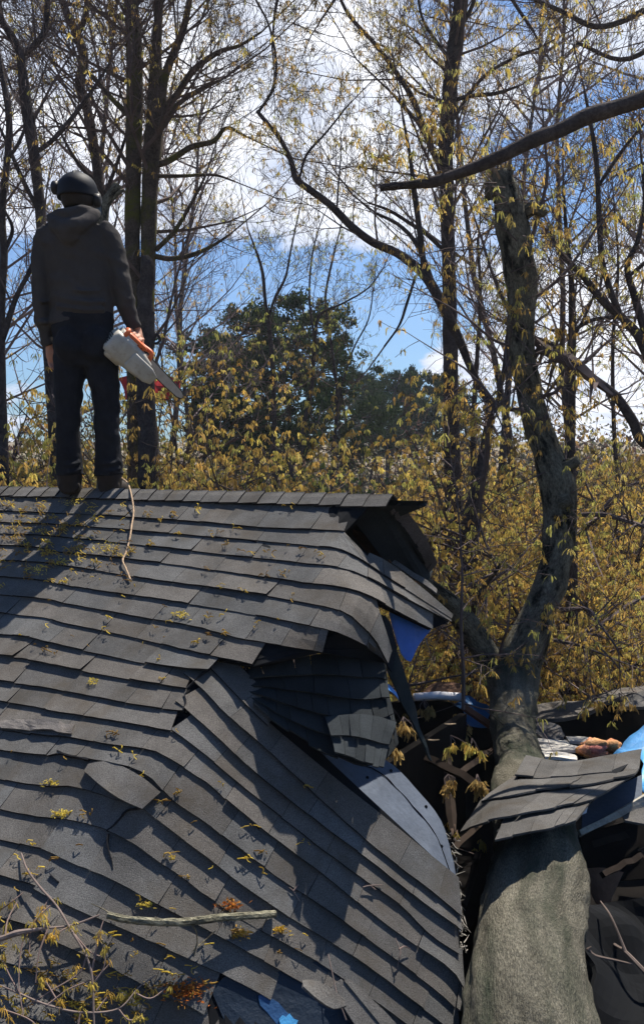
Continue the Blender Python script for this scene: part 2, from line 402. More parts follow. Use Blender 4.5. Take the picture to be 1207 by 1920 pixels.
# course lines traced as edges of the courses (pixel pairs turned into 3D on the roof surfaces)
X0 = -780
def ex(pts):   # extend a course to the left beyond the frame with its own slope
    (x0, y0), (x1, y1) = pts[0], pts[1]; k = .018+(y0-925)*.00032
    return [(X0, y0+(X0-x0)*k)]+list(pts)
C0 = ex([(0,936),(200,941),(400,950),(500,954),(560,956),(640,957),(700,955)])
C1 = ex([(0,960),(100,964),(180,967),(300,976),(400,983),(500,992),(600,996),(645,998)])
C2 = ex([(0,981),(100,985),(200,992),(300,1001),(460,1014),(600,1027),(640,1034),(680,1055),(722,1084)])
C3 = ex([(0,1002),(150,1012),(300,1028),(420,1042),(560,1057),(635,1067),(689,1086),(771,1131),(843,1166)])
C4 = ex([(0,1024),(107,1036),(214,1047),(300,1057),(430,1075),(560,1094),(622,1101),(660,1109),(692,1121),(746,1149),(808,1180)])
C5 = ex([(0,1052),(125,1063),(250,1083),(300,1091),(450,1112),(560,1131),(635,1146),(672,1171),(700,1201),(722,1243)])
C6 = ex([(0,1083),(125,1100),(250,1119),(300,1126),(450,1150),(560,1171),(620,1183),(664,1200),(698,1221),(721,1247)])
C7 = ex([(0,1117),(125,1134),(250,1157),(300,1166),(370,1178),(449,1199),(549,1215),(604,1223)])
C8 = ex([(0,1151),(125,1172),(250,1197),(300,1209),(350,1222),(419,1236),(475,1248)])
C9l = ex([(0,1191),(60,1200),(150,1221),(250,1242),(300,1251),(350,1258),(394,1261)])
C10l = ex([(0,1232),(60,1243),(125,1256),(220,1273),(300,1287),(350,1294)])
C11l = ex([(0,1280),(125,1299),(220,1318),(300,1332),(345,1336)])
C12l = ex([(0,1318),(90,1335),(185,1350),(250,1361),(300,1371),(322,1374)])
C9r = [(380,1243),(399,1260),(439,1302),(500,1362)]
C10r = [(346,1266),(374,1290),(429,1347),(499,1408),(539,1446),(620,1520),(700,1590),(800,1668),(862,1718)]
C11r = [(328,1317),(350,1334),(429,1406),(469,1444),(539,1500),(620,1563),(700,1622),(780,1686),(862,1745)]
C12r = [(322,1371),(382,1416),(449,1473),(484,1500),(586,1581),(674,1646),(746,1696),(800,1750),(866,1795)]
C13 = ex([(0,1370),(125,1385),(200,1398),(275,1408),(300,1416),(385,1468),(421,1500),(484,1552),(600,1639),(735,1744),(836,1815),(866,1856)])
C14 = ex([(0,1409),(112,1417),(225,1437),(272,1452),(300,1478),(322,1500),(380,1542),(449,1594),(514,1642),(600,1699),(703,1773),(799,1845),(858,1896)])
C15 = ex([(0,1463),(137,1478),(216,1500),(268,1517),(300,1543),(340,1575),(437,1649),(514,1704),(600,1756),(687,1813),(799,1898),(860,1948)])
C16 = ex([(0,1520),(112,1535),(184,1551),(230,1572),(261,1590),(300,1620),(345,1649),(385,1681),(471,1736),(586,1800),(640,1834),(800,1950),(860,2000)])
C17 = ex([(0,1576),(75,1592),(124,1614),(204,1649),(300,1700),(350,1726),(449,1778),(545,1832),(640,1888),(760,1970),(860,2040)])
C18 = ex([(0,1644),(62,1669),(109,1691),(194,1728),(281,1766),(362,1803),(468,1853),(600,1935),(760,2040),(860,2110)])
C19 = ex([(0,1722),(100,1766),(200,1812),(300,1862),(400,1912),(600,2030),(860,2190)])
C20 = ex([(0,1805),(83,1848),(176,1893),(250,1930),(350,1980),(600,2120),(860,2280)])
C21 = ex([(0,1890),(100,1940),(250,2020),(600,2220),(860,2380)])
C22 = ex([(0,1980),(250,2120),(600,2330),(860,2500)])
C23 = ex([(0,2080),(250,2240),(600,2450),(860,2640)])
hole = [(405,1838),(440,1822),(500,1832),(560,1822),(600,1812),(640,1838),(655,1935),(480,1935),(400,1875)]
def inpoly(x, y, poly):
    c = False; j = len(poly)-1
    for i in range(len(poly)):
        xi, yi = poly[i]; xj, yj = poly[j]
        if (yi > y) != (yj > y) and x < (xj-xi)*(y-yi)/(yj-yi)+xi: c = not c
        j = i
    return c
skip = lambda x, y: inpoly(x, y, hole)
sd = 0
C4b = [p for p in C4 if p[0] <= 692]+[(708,1158),(722,1195),(732,1225)]
for t, b in [(C0, C1), (C1, C2), (C2, C3), (C3, C4), (C4b, C5), (C5, C6), (C6, C7), (C7, C8)]:
    sd += 1; strip(shin, t, b, SU, sd)
def cut(c, x1): return [p for p in c if p[0] <= x1]
for t, b in [(C8, C9l), (C9l, C10l), (C10l, C11l), (C11l, C12l)]:
    sd += 1; strip(shin, t, b, SL if b is not C9l else SU, sd, lift=(.012, .022))
for t, b in [([(434,1244),(470,1282),(520,1330)], C9r), (C9r+[(620,1465),(700,1530),(860,1660)], C10r), (C10r, C11r), (C11r, C12r)]:
    sd += 1; strip(shin, t, b, SL, sd, lift=(.010, .022))
C12 = C12l+C12r[1:]
for t, b in [(C12, C13), (C13, C14), (C14, C15), (C15, C16), (C16, C17), (C17, C18), (C18, C19), (C19, C20), (C20, C21), (C21, C22), (C22, C23)]:
    sd += 1; strip(shin, t, b, SL, sd, lift=(.010, .022), wid=(.16, .34), skip=skip)
shin.build('roof_shingles', [M['shingle'], M['shingle_edge']], house, label='grey asphalt shingles in long courses, kinked along a fold')
# deck under the shingles
def deck(lines, sf, name, h=-.004, th=.02, mat=None):
    mb = MB(); s = np.linspace(0, 1, 56); rows = []
    for ln in lines:
        rows.append([surf_point(sf, *p, h) for p in resample(smoothline(ln), s)])
    a = [p for r in rows for p, _ in r]; b = [p-n_*th for r in rows for p, n_ in r]; Wd = 56; m0 = len(a)
    fs = []
    for j in range(len(rows)-1):
        for i in range(Wd-1):
            k = j*Wd+i; fs += [(k, k+Wd, k+Wd+1, k+1), (m0+k, m0+k+1, m0+k+Wd+1, m0+k+Wd)]
    for i in range(Wd-1):
        k = i; fs.append((k, k+1, m0+k+1, m0+k)); k = (len(rows)-1)*Wd+i; fs.append((k, m0+k, m0+k+1, k+1))
    for j in range(len(rows)-1):
        k = j*Wd+Wd-1; fs.append((k, k+Wd, m0+k+Wd, m0+k)); k = j*Wd; fs.append((k, m0+k, m0+k+Wd, k+Wd))
    mb.add(a+b, fs)
    return mb.build(name, mat or M['felt'], house)
RID = ex([(0,924),(200,928),(400,932),(600,935),(700,938)])
deck([RID, C1, C3, C4], SU, 'roof_deck'); deck([C4b, C5, C7, C8], SU, 'roof_deck')
deck([C8[:-2]+[(400,1244)], C9l, C11l, C12, C14, C16, C18, C20, C22, C23], SL, 'roof_deck')
deck([[(400,1262),(470,1290),(700,1500),(862,1650)], C10r, C12r], SL, 'roof_deck', h=-.012)
# ridge cap
cap = MB(); r = random.Random(3)
Lr = 2.5+np.linalg.norm(QL-Q0); s = -np.linalg.norm(np.array(P(735, 934, 4.38))-Q0)
N1b = np.array([-NH[0]*math.sin(TH), -NH[1]*math.sin(TH), math.cos(TH)])
dn1 = NH*math.cos(TH)-np.array([0, 0, 1])*math.sin(TH); dn2 = -NH*math.cos(TH)-np.array([0, 0, 1])*math.sin(TH)
Z3 = np.array([0, 0, 1.])
while s < Lr+4:
    e = s+.128; t = r.uniform(.85, 1.2); h0, h1 = .012+r.uniform(0, .003), .020+r.uniform(0, .004)
    def crs(u, h, w): 
        c = Q0+RD*u
        return [c+dn1*w*k+(N1*h if k > .15 else Z3*h) for k in (1, .66, .33, .1)]+[c+Z3*(h+.001)]+[c+dn2*w*k+(N1b*h if k > .15 else Z3*h) for k in (.1, .33, .66, 1)]
    wv = .085+r.uniform(-.003, .003)
    a = crs(e+.03, h0, wv); b = crs(s, h1, wv); vs = a+b; k = len(a)
    lowv = crs(s, h1-.008, wv)
    cap.add(vs, [(i, i+1, k+i+1, k+i) for i in range(k-1)], (t, t, t))
    cap.add(b+lowv, [(i, i+1, k+i+1, k+i) for i in range(k-1)], (1, 1, 1), None, 1)
    la = crs(e+.03, h0-.01, wv)
    cap.add([a[0], b[0], lowv[0], la[0]], [(0, 1, 2, 3)], (1, 1, 1), None, 1)
    s = e
cap.build('ridge_cap', [M['shingle'], M['shingle_edge']], house)
# back slope of the roof with its torn right end seen beyond the ridge
bk = MB()
def on_back(px, py):
    d = ray(px, py); t = (N1b@(Q0-Z3*.01-CAM))/(N1b@d); p = CAM+d*t-Q0; return float(p@RD), float(p@dn2)
EDG = [(-.60, 0.)]+[on_back(x, y) for x, y in [(752,958),(772,985),(796,1022),(812,1058)]]; EDG.append((EDG[-1][0]+.5, EDG[-1][1]+.12)); EDG.append((EDG[-1][0]+2.5, 3.2))
print('EDG', EDG)
cols = []
for i in range(41):
    col = []
    for j in range(9):
        w = [0, EDG[1][1], EDG[2][1], EDG[3][1], EDG[4][1], EDG[5][1], 1.4 if EDG[5][1] < 1.3 else EDG[5][1]+.1, 2.2, 3.1][j]
        s0_ = float(np.interp(w, [e_[1] for e_ in EDG], [e_[0] for e_ in EDG]))
        s = s0_+(Lr+4-s0_)*(i/40)**1.5; p = Q0+RD*s+dn2*w-Z3*.01
        col.append(p)
    cols.append(col)
top = [p for c in cols for p in c]; bot = [p-N1b*.03 for c in cols for p in c]; k = len(top)
fs = [(i*9+j, i*9+j+1, (i+1)*9+j+1, (i+1)*9+j) for i in range(40) for j in range(8)]
fs += [tuple(k+q for q in f[::-1]) for f in fs]
fs += [(j+1, j, k+j, k+j+1) for j in range(8)]+[(i*9+8, (i+1)*9+8, k+(i+1)*9+8, k+i*9+8) for i in range(40)]
bk.add(top+bot, fs)
bk.build('back_slope', M['shade_shingle'], house)
# torn sheathing that droops from the ridge end
tp = MB()
sheet(tp, [(648,958,4.48),(690,953,4.45),(728,947,4.42),(742,952,4.5)], [(722,1052,4.62),(765,1075,4.66),(800,1092,4.70),(812,1060,4.95)], 10, 8, .03, (1, 1, 1), .01)
tp.build('torn_sheathing', M['shade_shingle'], house, label='dark torn sheathing sagging from the end of the ridge')
te = MB()
def bp3(px, py, o=0.): s_, w_ = on_back(px, py); return Vector(Q0+RD*s_+dn2*w_-Z3*.01+N1b*o)
r = random.Random(2); e_ = smoothline([(742,946),(756,962),(775,985),(798,1022),(813,1060)], 5)
for i in range(len(e_)-1):
    a, b = e_[i], e_[i+1]; w0 = 9+5*mnoise.noise(Vector((i*.8, 0, 0))); nx = -.8
    q4 = [bp3(a[0]-w0, a[1]+w0*.3, -.03), bp3(a[0]+3, a[1]-2, .01), bp3(b[0]+3, b[1]-2, .01), bp3(b[0]-w0, b[1]+w0*.3, -.03)]
    q4 = [p-Vector((0, .03, 0)) for p in q4]; q5 = [p+Vector((0, .02, .0)) for p in q4]; te.add(q4+q5, [(0, 1, 2, 3), (7, 6, 5, 4), (0, 4, 5, 1), (2, 6, 7, 3), (1, 5, 6, 2), (3, 7, 4, 0)], (.9, .85, .9))
te.build('torn_edge', M['shingle'], house)
st = MB()
for a, b, c in [([(722,1053,4.5),(760,1078,4.5),(800,1110,4.48),(846,1160,4.45)], [(716,1060,4.49),(755,1092,4.47),(795,1128,4.44),(840,1168,4.42)], 1.5),
                ([(738,1050,4.62),(780,1075,4.6),(820,1105,4.58)], [(734,1056,4.6),(776,1083,4.58),(818,1113,4.55)], 1.2)]:
    sheet(st, a, b, 14, 2, .012, (c, c, c), .01, 10)
st.build('splintered_strip', M['shingle'], house)
# extra courses right of the kink at the top, bright where the sun reaches them
sx = MB()
strip(sx, [(690,1040),(730,1062),(790,1106),(850,1155)], [(680,1055),(722,1084),(775,1116),(845,1160)], SU, 77, lift=(.008, .014))
strip(sx, [(680,1055),(722,1084),(775,1116),(845,1160)], [(689,1086),(771,1131),(843,1166)], SU, 78, lift=(.008, .014))
sx.build('sagging_shingles', [M['shingle'], M['shingle_edge']], house)
# hanging dark shingle sheets over the hole
def coursed(mb, top, bot, n, lift, c, seed, drop=.02, wob=.01, ragged=.35):
    r = random.Random(seed); T = smoothline(top); B = smoothline(bot)
    for k in range(n):
        u = 0.
        while u < .995:
            w_ = r.uniform(.10, .22); u1 = min(1, u+w_)-.004; s_ = np.linspace(u, u1, 5); t_ = resample(T, s_); b_ = resample(B, s_)
            v0 = k/n; v1 = (k+1)/n
            if k == n-1: v1 += r.uniform(-.5, .25)*ragged/n
            a_ = t_*(1-v0)+b_*v0; e_ = t_*(1-v1)+b_*v1; l_ = lift*r.uniform(.6, 1.5); a_[:, 2] += .003; e_[:, 2] -= l_
            tn = c*r.uniform(.75, 1.25)
            sheet(mb, [tuple(q_) for q_ in a_], [tuple(q_) for q_ in e_], 4, 4, .008, (tn, tn*1.0, tn*1.02), wob, 6); u = u1+.004
hp = MB()
coursed(hp, [(440,1258,3.90),(520,1240,3.86),(604,1226,3.90),(690,1230,3.98),(722,1246,4.02)], [(478,1322,3.72),(548,1372,3.66),(620,1415,3.64),(680,1436,3.66),(722,1424,3.74),(748,1392,3.80)], 5, .025, .8, 5)
hp.build('hanging_shingle_sheet', M['shade_shingle'], house, label='dark sheet of shingle courses hanging into the hole')
hp = MB()
sheet(hp, [(452,1275,3.96),(540,1250,3.94),(604,1245,3.96),(720,1262,4.06)], [(490,1325,3.80),(560,1372,3.76),(640,1410,3.76),(735,1380,3.88)], 16, 8, .008, (.5, .5, .5), .03, 6)
hp.build('torn_felt_and_crack_shade', M['felt'], house)
hp = MB()
coursed(hp, [(610,1345,3.70),(690,1340,3.72),(742,1352,3.80)], [(628,1414,3.58),(690,1434,3.56),(720,1440,3.60)], 2, .02, 1.1, 6)
hp.build('hanging_shingle_scrap', M['shade_shingle'], house)
# snapped rafters and splinters in the break
for a_, b_, w_ in [((655,975,4.75),(735,1075,4.62),.04),((690,962,4.95),(775,1090,4.85),.04)]:
    mb = MB(); a3, b3 = P(*a_), P(*b_); d3 = (b3-a3); n_ = 8
    tube(mb, [a3+d3*i/n_+Vector((mnoise.noise(a3+Vector((i, 0, 0))), 0, 0))*.004 for i in range(n_+1)], [w_]*n_+[w_*.4], 4, (.4, .36, .33)); 
    r = random.Random(int(a_[0]))
    for k in range(9): e3 = b3+Vector((r.gauss(0, w_*.5), r.gauss(0, w_*.5), r.gauss(0, w_*.4))); tube(mb, [e3-d3.normalized()*.04, e3+d3.normalized()*r.uniform(.02, .09)], [.006, .001], 3, (1.3, 1.2, 1))
    mb.build('rafter', M['brown_board'], house)
hp = MB()
sheet(hp, [(640,1118,4.06),(700,1145,4.1),(728,1160,4.14),(745,1215,4.14)], [(645,1150,4.04),(690,1190,4.06),(714,1230,4.08),(735,1262,4.1)], 12, 5, .01, (.7, .7, .8), .01)
hp.build('folded_sheet', M['shade_shingle'], house)
hp = MB()
sheet(hp, [(722,1165,4.15),(750,1240,4.16),(775,1310,4.17),(786,1360,4.18),(811,1428,4.2)], [(705,1205,4.12),(735,1275,4.13),(762,1335,4.14),(782,1372,4.16),(806,1424,4.19)], 20, 3, .012, (1.0, 1.1, 1.1), .008, 10)
hp.build('curled_strip', M['shade_shingle'], house, label='long pointed strip of shingle curling down into the hole')
# sheathing boards under the torn shingles, shade put into their colour
PWT = [(600,1398,4.06),(660,1412,4.08),(722,1424,4.08),(770,1468,4.04),(822,1530,3.96),(846,1600,3.84),(858,1660,3.75),(866,1735,3.64)]
PWB = [(612,1424,3.92),(655,1465,3.86),(700,1512,3.80),(755,1582,3.72),(790,1612,3.68),(815,1650,3.64),(840,1690,3.58),(862,1748,3.54)]
pw = MB(); sheet(pw, PWT, PWB, 24, 8, .018, (1, 1, 1), .006, 7)
pw.build('sheathing_board', M['plywood'], house, label='bare sheathing board with bluish shade in its colour below the torn shingles')
def on_sheet(top, bot, u, v):
    a = resample(smoothline(top), [u])[0]; b = resample(smoothline(bot), [u])[0]; return P(*a)*(1-v)+P(*b)*v
pw = MB()
for u0, v0, u1, v1 in [(.12, .35, .88, .30)]:
    pts = [on_sheet(PWT, PWB, u0+(u1-u0)*i/30, v0+(v1-v0)*i/30+.03*mnoise.noise(Vector((i*.4, 0, 0)))) for i in range(31)]
    tube(pw, [p+Vector((0, -.002, .002)) for p in pts], [.002+.004*abs(mnoise.noise(Vector((i*.7, 3, 0)))) for i in range(31)], 5, (.4, .4, .5))
pw.build('board_crack', M['felt'], house)
for u, v in [(.30, .15), (.50, .12), (.22, .6), (.66, .3)]:
    pw = MB(); c = on_sheet(PWT, PWB, u, v); tube(pw, [c+Vector((0, .01, 0)), c+Vector((0, -.003, .003))], .007, 8); pw.build('nail_hole', M['felt'], house)
pw = MB()
sheet(pw, [(775,1688,3.66),(800,1700,3.66),(825,1735,3.62)], [(795,1720,3.60),(815,1750,3.58),(832,1766,3.56)], 6, 4, .012, (1.3, 1.25, 1.2), .004)
sheet(pw, [(690,1742-60,3.70),(740,1700,3.66),(800,1745,3.6),(858,1795,3.55)], [(735,1702,3.62),(770,1730,3.6),(810,1762,3.55),(862,1815,3.5)], 10, 3, .01, (.35, .4, .45), .004)
pw.build('loose_board', M['plywood'], house)
# splinters along the torn right edge
spl = MB(); r = random.Random(5)
for i in range(90):
    t = r.random(); y = 1560+t*230; x = 842+t*28+r.uniform(-8, 8); Y = 3.95-.4*t
    a = P(x, y, Y+r.uniform(-.03, .03)); d = Vector((r.uniform(-.5, 1), r.uniform(-1, .3), r.uniform(-1.4, .4)))*.0+Vector((r.uniform(-.5, 1), r.uniform(-1, .3), r.uniform(-1.4, .4))).normalized()*r.uniform(.012, .045)
    tube(spl, [a, a+d*.5+Vector((0, 0, r.uniform(-.006, .006))), a+d], [.0028, .002, .001], 3, (r.uniform(.2, .7),)*3)
spl.build('splinters', M['pale_wood'], house)
# lifted shingle with dark opening
lf = MB()
on = lambda x, y, d: (x, y, SL(x, y)-d)
sheet(lf, [on(165,1432,.03),on(205,1428,.03),on(255,1450,.03),on(300,1486,.03)], [on(158,1446,.04),on(195,1475,.06),on(235,1503,.055),on(265,1517,.04)], 10, 6, .008, (1.15, 1.15, 1.15), .008, 8)
lf.build('lifted_shingle', M['shingle'], house, label='torn shingle tab lifted off the roof')
lf = MB()
sheet(lf, [on(0,1350,.02),on(50,1349,.03),on(95,1350,.04),on(140,1358,.02)], [on(0,1366,.05),on(50,1367,.05),on(95,1368,.05),on(135,1376,.03)], 10, 4, .006, (1.2, 1.15, 1.15), .012, 14)
lf.build('curled_shingle', M['shingle'], house)
for pts, w0 in [([(300,1488),(275,1503),(262,1517),(240,1522),(225,1540),(213,1553),(203,1560)], .010), ([(206,1566),(204,1582),(207,1600),(212,1616),(214,1632)], .007), ([(97,1642),(105,1650),(113,1657)], .009),
                ([(347,1305),(350,1320),(345,1334)], .010), ([(394,1258),(378,1270),(352,1296)], .006), ([(112,1412),(130,1420),(170,1428)], .014), ([(480,1590-40),(484,1556)], .004)]:
    crk = MB(); q = smoothline(pts, 4); n_ = len(q); r2 = random.Random(len(pts))
    for i in range(n_-1):
        (x0, y0), (x1, y1) = q[i], q[i+1]; ww = w0*480*.5*r2.uniform(.5, 1.2)
        dx, dy = x1-x0, y1-y0; l = math.hypot(dx, dy)+1e-6; nx, ny = -dy/l*ww*.5, dx/l*ww*.5
        vs = [surf_point(SL, x, y, .021)[0] for x, y in [(x0-nx, y0-ny), (x0+nx, y0+ny), (x1+nx, y1+ny), (x1-nx, y1-ny)]]
        v2 = [surf_point(SL, x, y, .006)[0] for x, y in [(x0-nx, y0-ny), (x0+nx, y0+ny), (x1+nx, y1+ny), (x1-nx, y1-ny)]]
        crk.add(vs+v2, [(0, 1, 2, 3), (0, 4, 5, 1), (1, 5, 6, 2), (2, 6, 7, 3), (3, 7, 4, 0)])
    crk.build('torn_felt_and_crack_shade', M['shingle_edge'], house)  # black strips laid on top, standing in for the dark inside cracks
# tarp and felt seen through the lower hole
th_ = MB()
def spoly(mb, pts, sf, h, th, col):
    vs = [Vector(surf_point(sf, x, y, h)[0]) for x, y in pts]; v2 = [Vector(surf_point(sf, x, y, h-th)[0]) for x, y in pts]; k = len(pts)
    mb.add(vs+v2, [tuple(range(k)), tuple(range(2*k-1, k-1, -1))]+[(i, (i+1) % k, k+(i+1) % k, k+i) for i in range(k)], col)
spoly(th_, [(395,1855),(440,1815),(520,1822),(600,1800),(660,1840),(670,1950),(560,2000),(440,1960)], SL, .004, .003, (.30, .12, .06))
th_.build('hole_lining', M['tarp_deep'], house)
th_ = MB(); hq = lambda x, y, d: (x, y, SL(x, y)-d)
spoly(th_, [(482,1868),(492,1862),(506,1872),(520,1880),(535,1898),(552,1912),(570,1935),(590,1965),(560,1975),(540,1950),(520,1925),(500,1900),(486,1885)], SL, .012, .003, (.6, .45, .32))
spoly(th_, [(520,1912),(527,1904),(533,1908),(540,1901),(547,1911),(556,1914),(552,1922),(558,1930),(546,1927),(538,1934),(533,1925),(524,1927)], SL, .018, .003, (1.8, 1.8, 1.0))
th_.build('hole_tarp', M['tarp_deep'], house)
th_ = MB()
sheet(th_, [(566,1838,2.92),(590,1838,2.92),(620,1852,2.9),(645,1872,2.88)], [(568,1850,2.86),(595,1873,2.85),(625,1890,2.85),(648,1884,2.86)], 8, 3, .008, (1, 1, 1), .004)
th_.build('broken_shingle_piece', M['shingle'], house)
for q in [([(640,1835),(700,1900),(740,1945)], [(620,1850),(668,1925),(700,1960)]), ([(655,1835),(720,1895),(770,1950)], [(645,1838),(700,1905),(745,1960)])]:
    th_ = MB(); sheet(th_, [(x, y, SL(x, y)-.03) for x, y in q[0]], [(x, y, SL(x, y)-.035) for x, y in q[1]], 10, 2, .008, (1.1, 1.1, 1.1), .003); th_.build('broken_shingle_piece', M['shingle'], house)
# blue tarp corners hanging in the torn end
tb = MB(); sheet(tb, [(726,1134,4.22),(765,1152,4.3),(808,1176,4.4)], [(752,1225,4.25),(760,1236,4.27),(768,1238,4.28)], 8, 8, .004, (.75, .75, .8), .012, 9)
tag(tb.build('tarp', M['tarp_deep']), 'dark blue tarp triangle hanging under the sagging shingle courses', 'tarp')
tb = MB(); sheet(tb, [(704,1268,4.26),(735,1288,4.28),(762,1322,4.3)], [(708,1282,4.24),(738,1300,4.26),(770,1344,4.28)], 8, 4, .004, (2.2, 1.8, 1.3), .01, 9)
tag(tb.build('tarp', M['tarp_deep']), 'small bright blue tarp sliver inside the roof hole above the grey board', 'tarp')

# house shell: attic floor, walls, rear debris deck
def hp_(s, w, z): p = Q0+RD*s+NH*w; return Vector((p[0], p[1], z))
def slab(mb, s0, s1, w0, w1, z0, z1, col=(1, 1, 1)):
    vs = [hp_(s, w, z) for z in (z0, z1) for s, w in ((s0, w0), (s1, w0), (s1, w1), (s0, w1))]
    mb.add(vs, [(0, 1, 2, 3), (7, 6, 5, 4), (0, 4, 5, 1), (1, 5, 6, 2), (2, 6, 7, 3), (3, 7, 4, 0)], col)
mb = MB(); slab(mb, -7, Lr+3.8, -3.0, 2.95, 1.75, 1.9); mb.build('attic_floor', M['shade_wood'], house)
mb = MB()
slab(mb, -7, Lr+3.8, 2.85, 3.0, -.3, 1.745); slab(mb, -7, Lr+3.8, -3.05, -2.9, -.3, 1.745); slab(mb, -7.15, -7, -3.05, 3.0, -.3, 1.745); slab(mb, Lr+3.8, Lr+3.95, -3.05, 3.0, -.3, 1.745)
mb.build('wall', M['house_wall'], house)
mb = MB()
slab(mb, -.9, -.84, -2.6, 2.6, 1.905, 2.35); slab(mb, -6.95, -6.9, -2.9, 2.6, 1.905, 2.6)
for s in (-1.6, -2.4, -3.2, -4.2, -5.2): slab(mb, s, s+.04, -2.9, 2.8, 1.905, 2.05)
# slabs added inside the attic to keep it dark
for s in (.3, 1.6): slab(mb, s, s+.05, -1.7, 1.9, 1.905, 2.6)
mb.build('attic_framing', M['shade_wood'], house)
mb = MB(); slab(mb, -.05, 0, -1.9, 1.6, 1.905, 2.72); mb.build('attic_partition', M['shade_wood'], house)
# left gable wall
mb = MB(); a, b, c = hp_(Lr+3.85, 3, 1.9), hp_(Lr+3.85, -3, 1.9), hp_(Lr+3.85, 0, 4.25); a2, b2, c2 = hp_(Lr+3.75, 3, 1.9), hp_(Lr+3.75, -3, 1.9), hp_(Lr+3.75, 0, 4.25)
mb.add([a, b, c, a2, b2, c2], [(0, 1, 2), (5, 4, 3), (0, 3, 4, 1), (1, 4, 5, 2), (2, 5, 3, 0)]); mb.build('gable_wall', M['house_wall'], house)

# ------------------------------------------------------------------ right hand wreckage
ss = MB()
def rstrip(top, bot, c, lift):
    T = smoothline(top); B = smoothline(bot); r = random.Random(int(c*100)); n_ = 14; k = 0
    while k < n_:
        w_ = r.choice((2, 3, 4)); a, b = k/n_, min(1, (k+w_)/n_)-.002; s_ = np.linspace(a, b, 5)
        tt = resample(T, s_); bb = resample(B, s_); tt[:, 2] += .004; bb[:, 2] -= lift
        tn = c*r.uniform(.7, 1.2); bb[:, 2] -= r.uniform(0, .03); bb[:, 1] += r.uniform(-2.5, 3.5); sheet(ss, [tuple(q) for q in tt], [tuple(q) for q in bb], 5, 4, .009, (tn, tn, tn), .006, 7); k += w_
RA = [(985,1415,5.02),(1040,1426,5.0),(1090,1424,5.02),(1150,1414,5.1),(1202,1404,5.15)]; RB = [(965,1452,4.72),(1010,1456,4.70),(1080,1452,4.76),(1140,1446,4.84),(1197,1438,4.92)]
RC_ = [(900,1500,4.55),(950,1491,4.30),(1030,1478,4.40),(1100,1468,4.52),(1190,1452,4.74)]; RD_ = [(862,1556,4.3),(915,1537,3.98),(1000,1521,4.06),(1060,1508,4.16),(1110,1498,4.28)]
RE_ = [(926,1572,3.74),(985,1560,3.80),(1040,1550,3.88),(1080,1535,3.96)]
rstrip(RA, RB, .85, .04); rstrip(RB, RC_, .9, .05); rstrip(RC_, RD_, .8, .05); rstrip([(945,1530,4.0)]+RD_[2:], RE_, .8, .02)
sr = empty('roof_fragment', P(1040, 1490, 4.9), 'broken slab of grey shingle roof lying across the fallen trunk', 'roof debris')
ss.build('shingles', M['shingle'], sr)
mb = MB(); sheet(mb, [(985,1420,5.08),(1090,1430,5.08),(1200,1410,5.2)], [(930,1560,3.86),(1020,1546,3.92),(1078,1528,4.04)], 8, 6, .016, (1, 1, 1), .004)
mb.build('backing', M['felt'], sr)
pl = MB()
sheet(pl, [(1092,1512,4.82),(1140,1482,4.92),(1203,1452,5.02)], [(1090,1560,4.62),(1150,1530,4.72),(1203,1500,4.82)], 8, 4, .02, (1, 1, 1), .003)
tag(pl.build('plank', M['plywood']), 'flat blue grey board sticking out under the shingle slab', 'board')
pl = MB()
sheet(pl, [(1086,1556,4.60),(1150,1524,4.7),(1215,1488,4.8)], [(1090,1566,4.58),(1150,1538,4.68),(1215,1510,4.78)], 8, 2, .03, (.75, .75, .72), .004)
tag(pl.build('plank', M['pale_wood']), 'long thin pale batten slanting below the blue grey board', 'board')
pl = MB()
sheet(pl, [(1165,1530,4.62),(1190,1518,4.65),(1260,1500,4.7)], [(1170,1536,4.55),(1195,1542,4.54),(1260,1556,4.5)], 6, 3, .012, (1, 1, 1), .01)
tag(pl.build('shingle_scrap', M['shingle']), 'grey shingle scrap at the right edge below the thin batten', 'roof debris')
pl = MB()
sheet(pl, [(1068,1520,4.74),(1085,1508,4.75),(1104,1504,4.77)], [(1072,1532,4.7),(1088,1526,4.7),(1100,1516,4.72)], 6, 4, .02, (1.2, 1.2, 1.25), .02, 14)
tag(pl.build('foam_scrap', M['white']), 'small white scrap between the shingle slab and the board', 'debris')
pl = MB()
sheet(pl, [(1094,1628,4.5),(1130,1630,4.5),(1168,1640,4.52)], [(1118,1695,4.42),(1130,1704,4.4),(1142,1690,4.42)], 6, 6, .012, (1.3, 1.2, 1.1), .02, 6)
tag(pl.build('board_scrap', M['brown_board']), 'brown triangular board scrap hanging right of the thick trunk', 'board')
# dark sheets added below right in place of shade
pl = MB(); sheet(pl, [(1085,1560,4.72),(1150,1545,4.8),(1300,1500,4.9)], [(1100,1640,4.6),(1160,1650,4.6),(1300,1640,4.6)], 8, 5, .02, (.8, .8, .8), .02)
tag(pl.build('shade_sheet', M['shade_wood']), 'black sheet added for the shade under the thin batten', 'debris')
pl = MB(); sheet(pl, [(1095,1700,3.9),(1200,1690,4.0),(1400,1680,4.1)], [(1130,1960,3.2),(1250,2000,3.2),(1450,2050,3.2)], 26, 18, .02, (.6, .6, .6), .09, 5)
tag(pl.build('shade_sheet', M['felt']), 'large dark sheet added for the shade in the bottom right corner beside the trunk', 'debris')
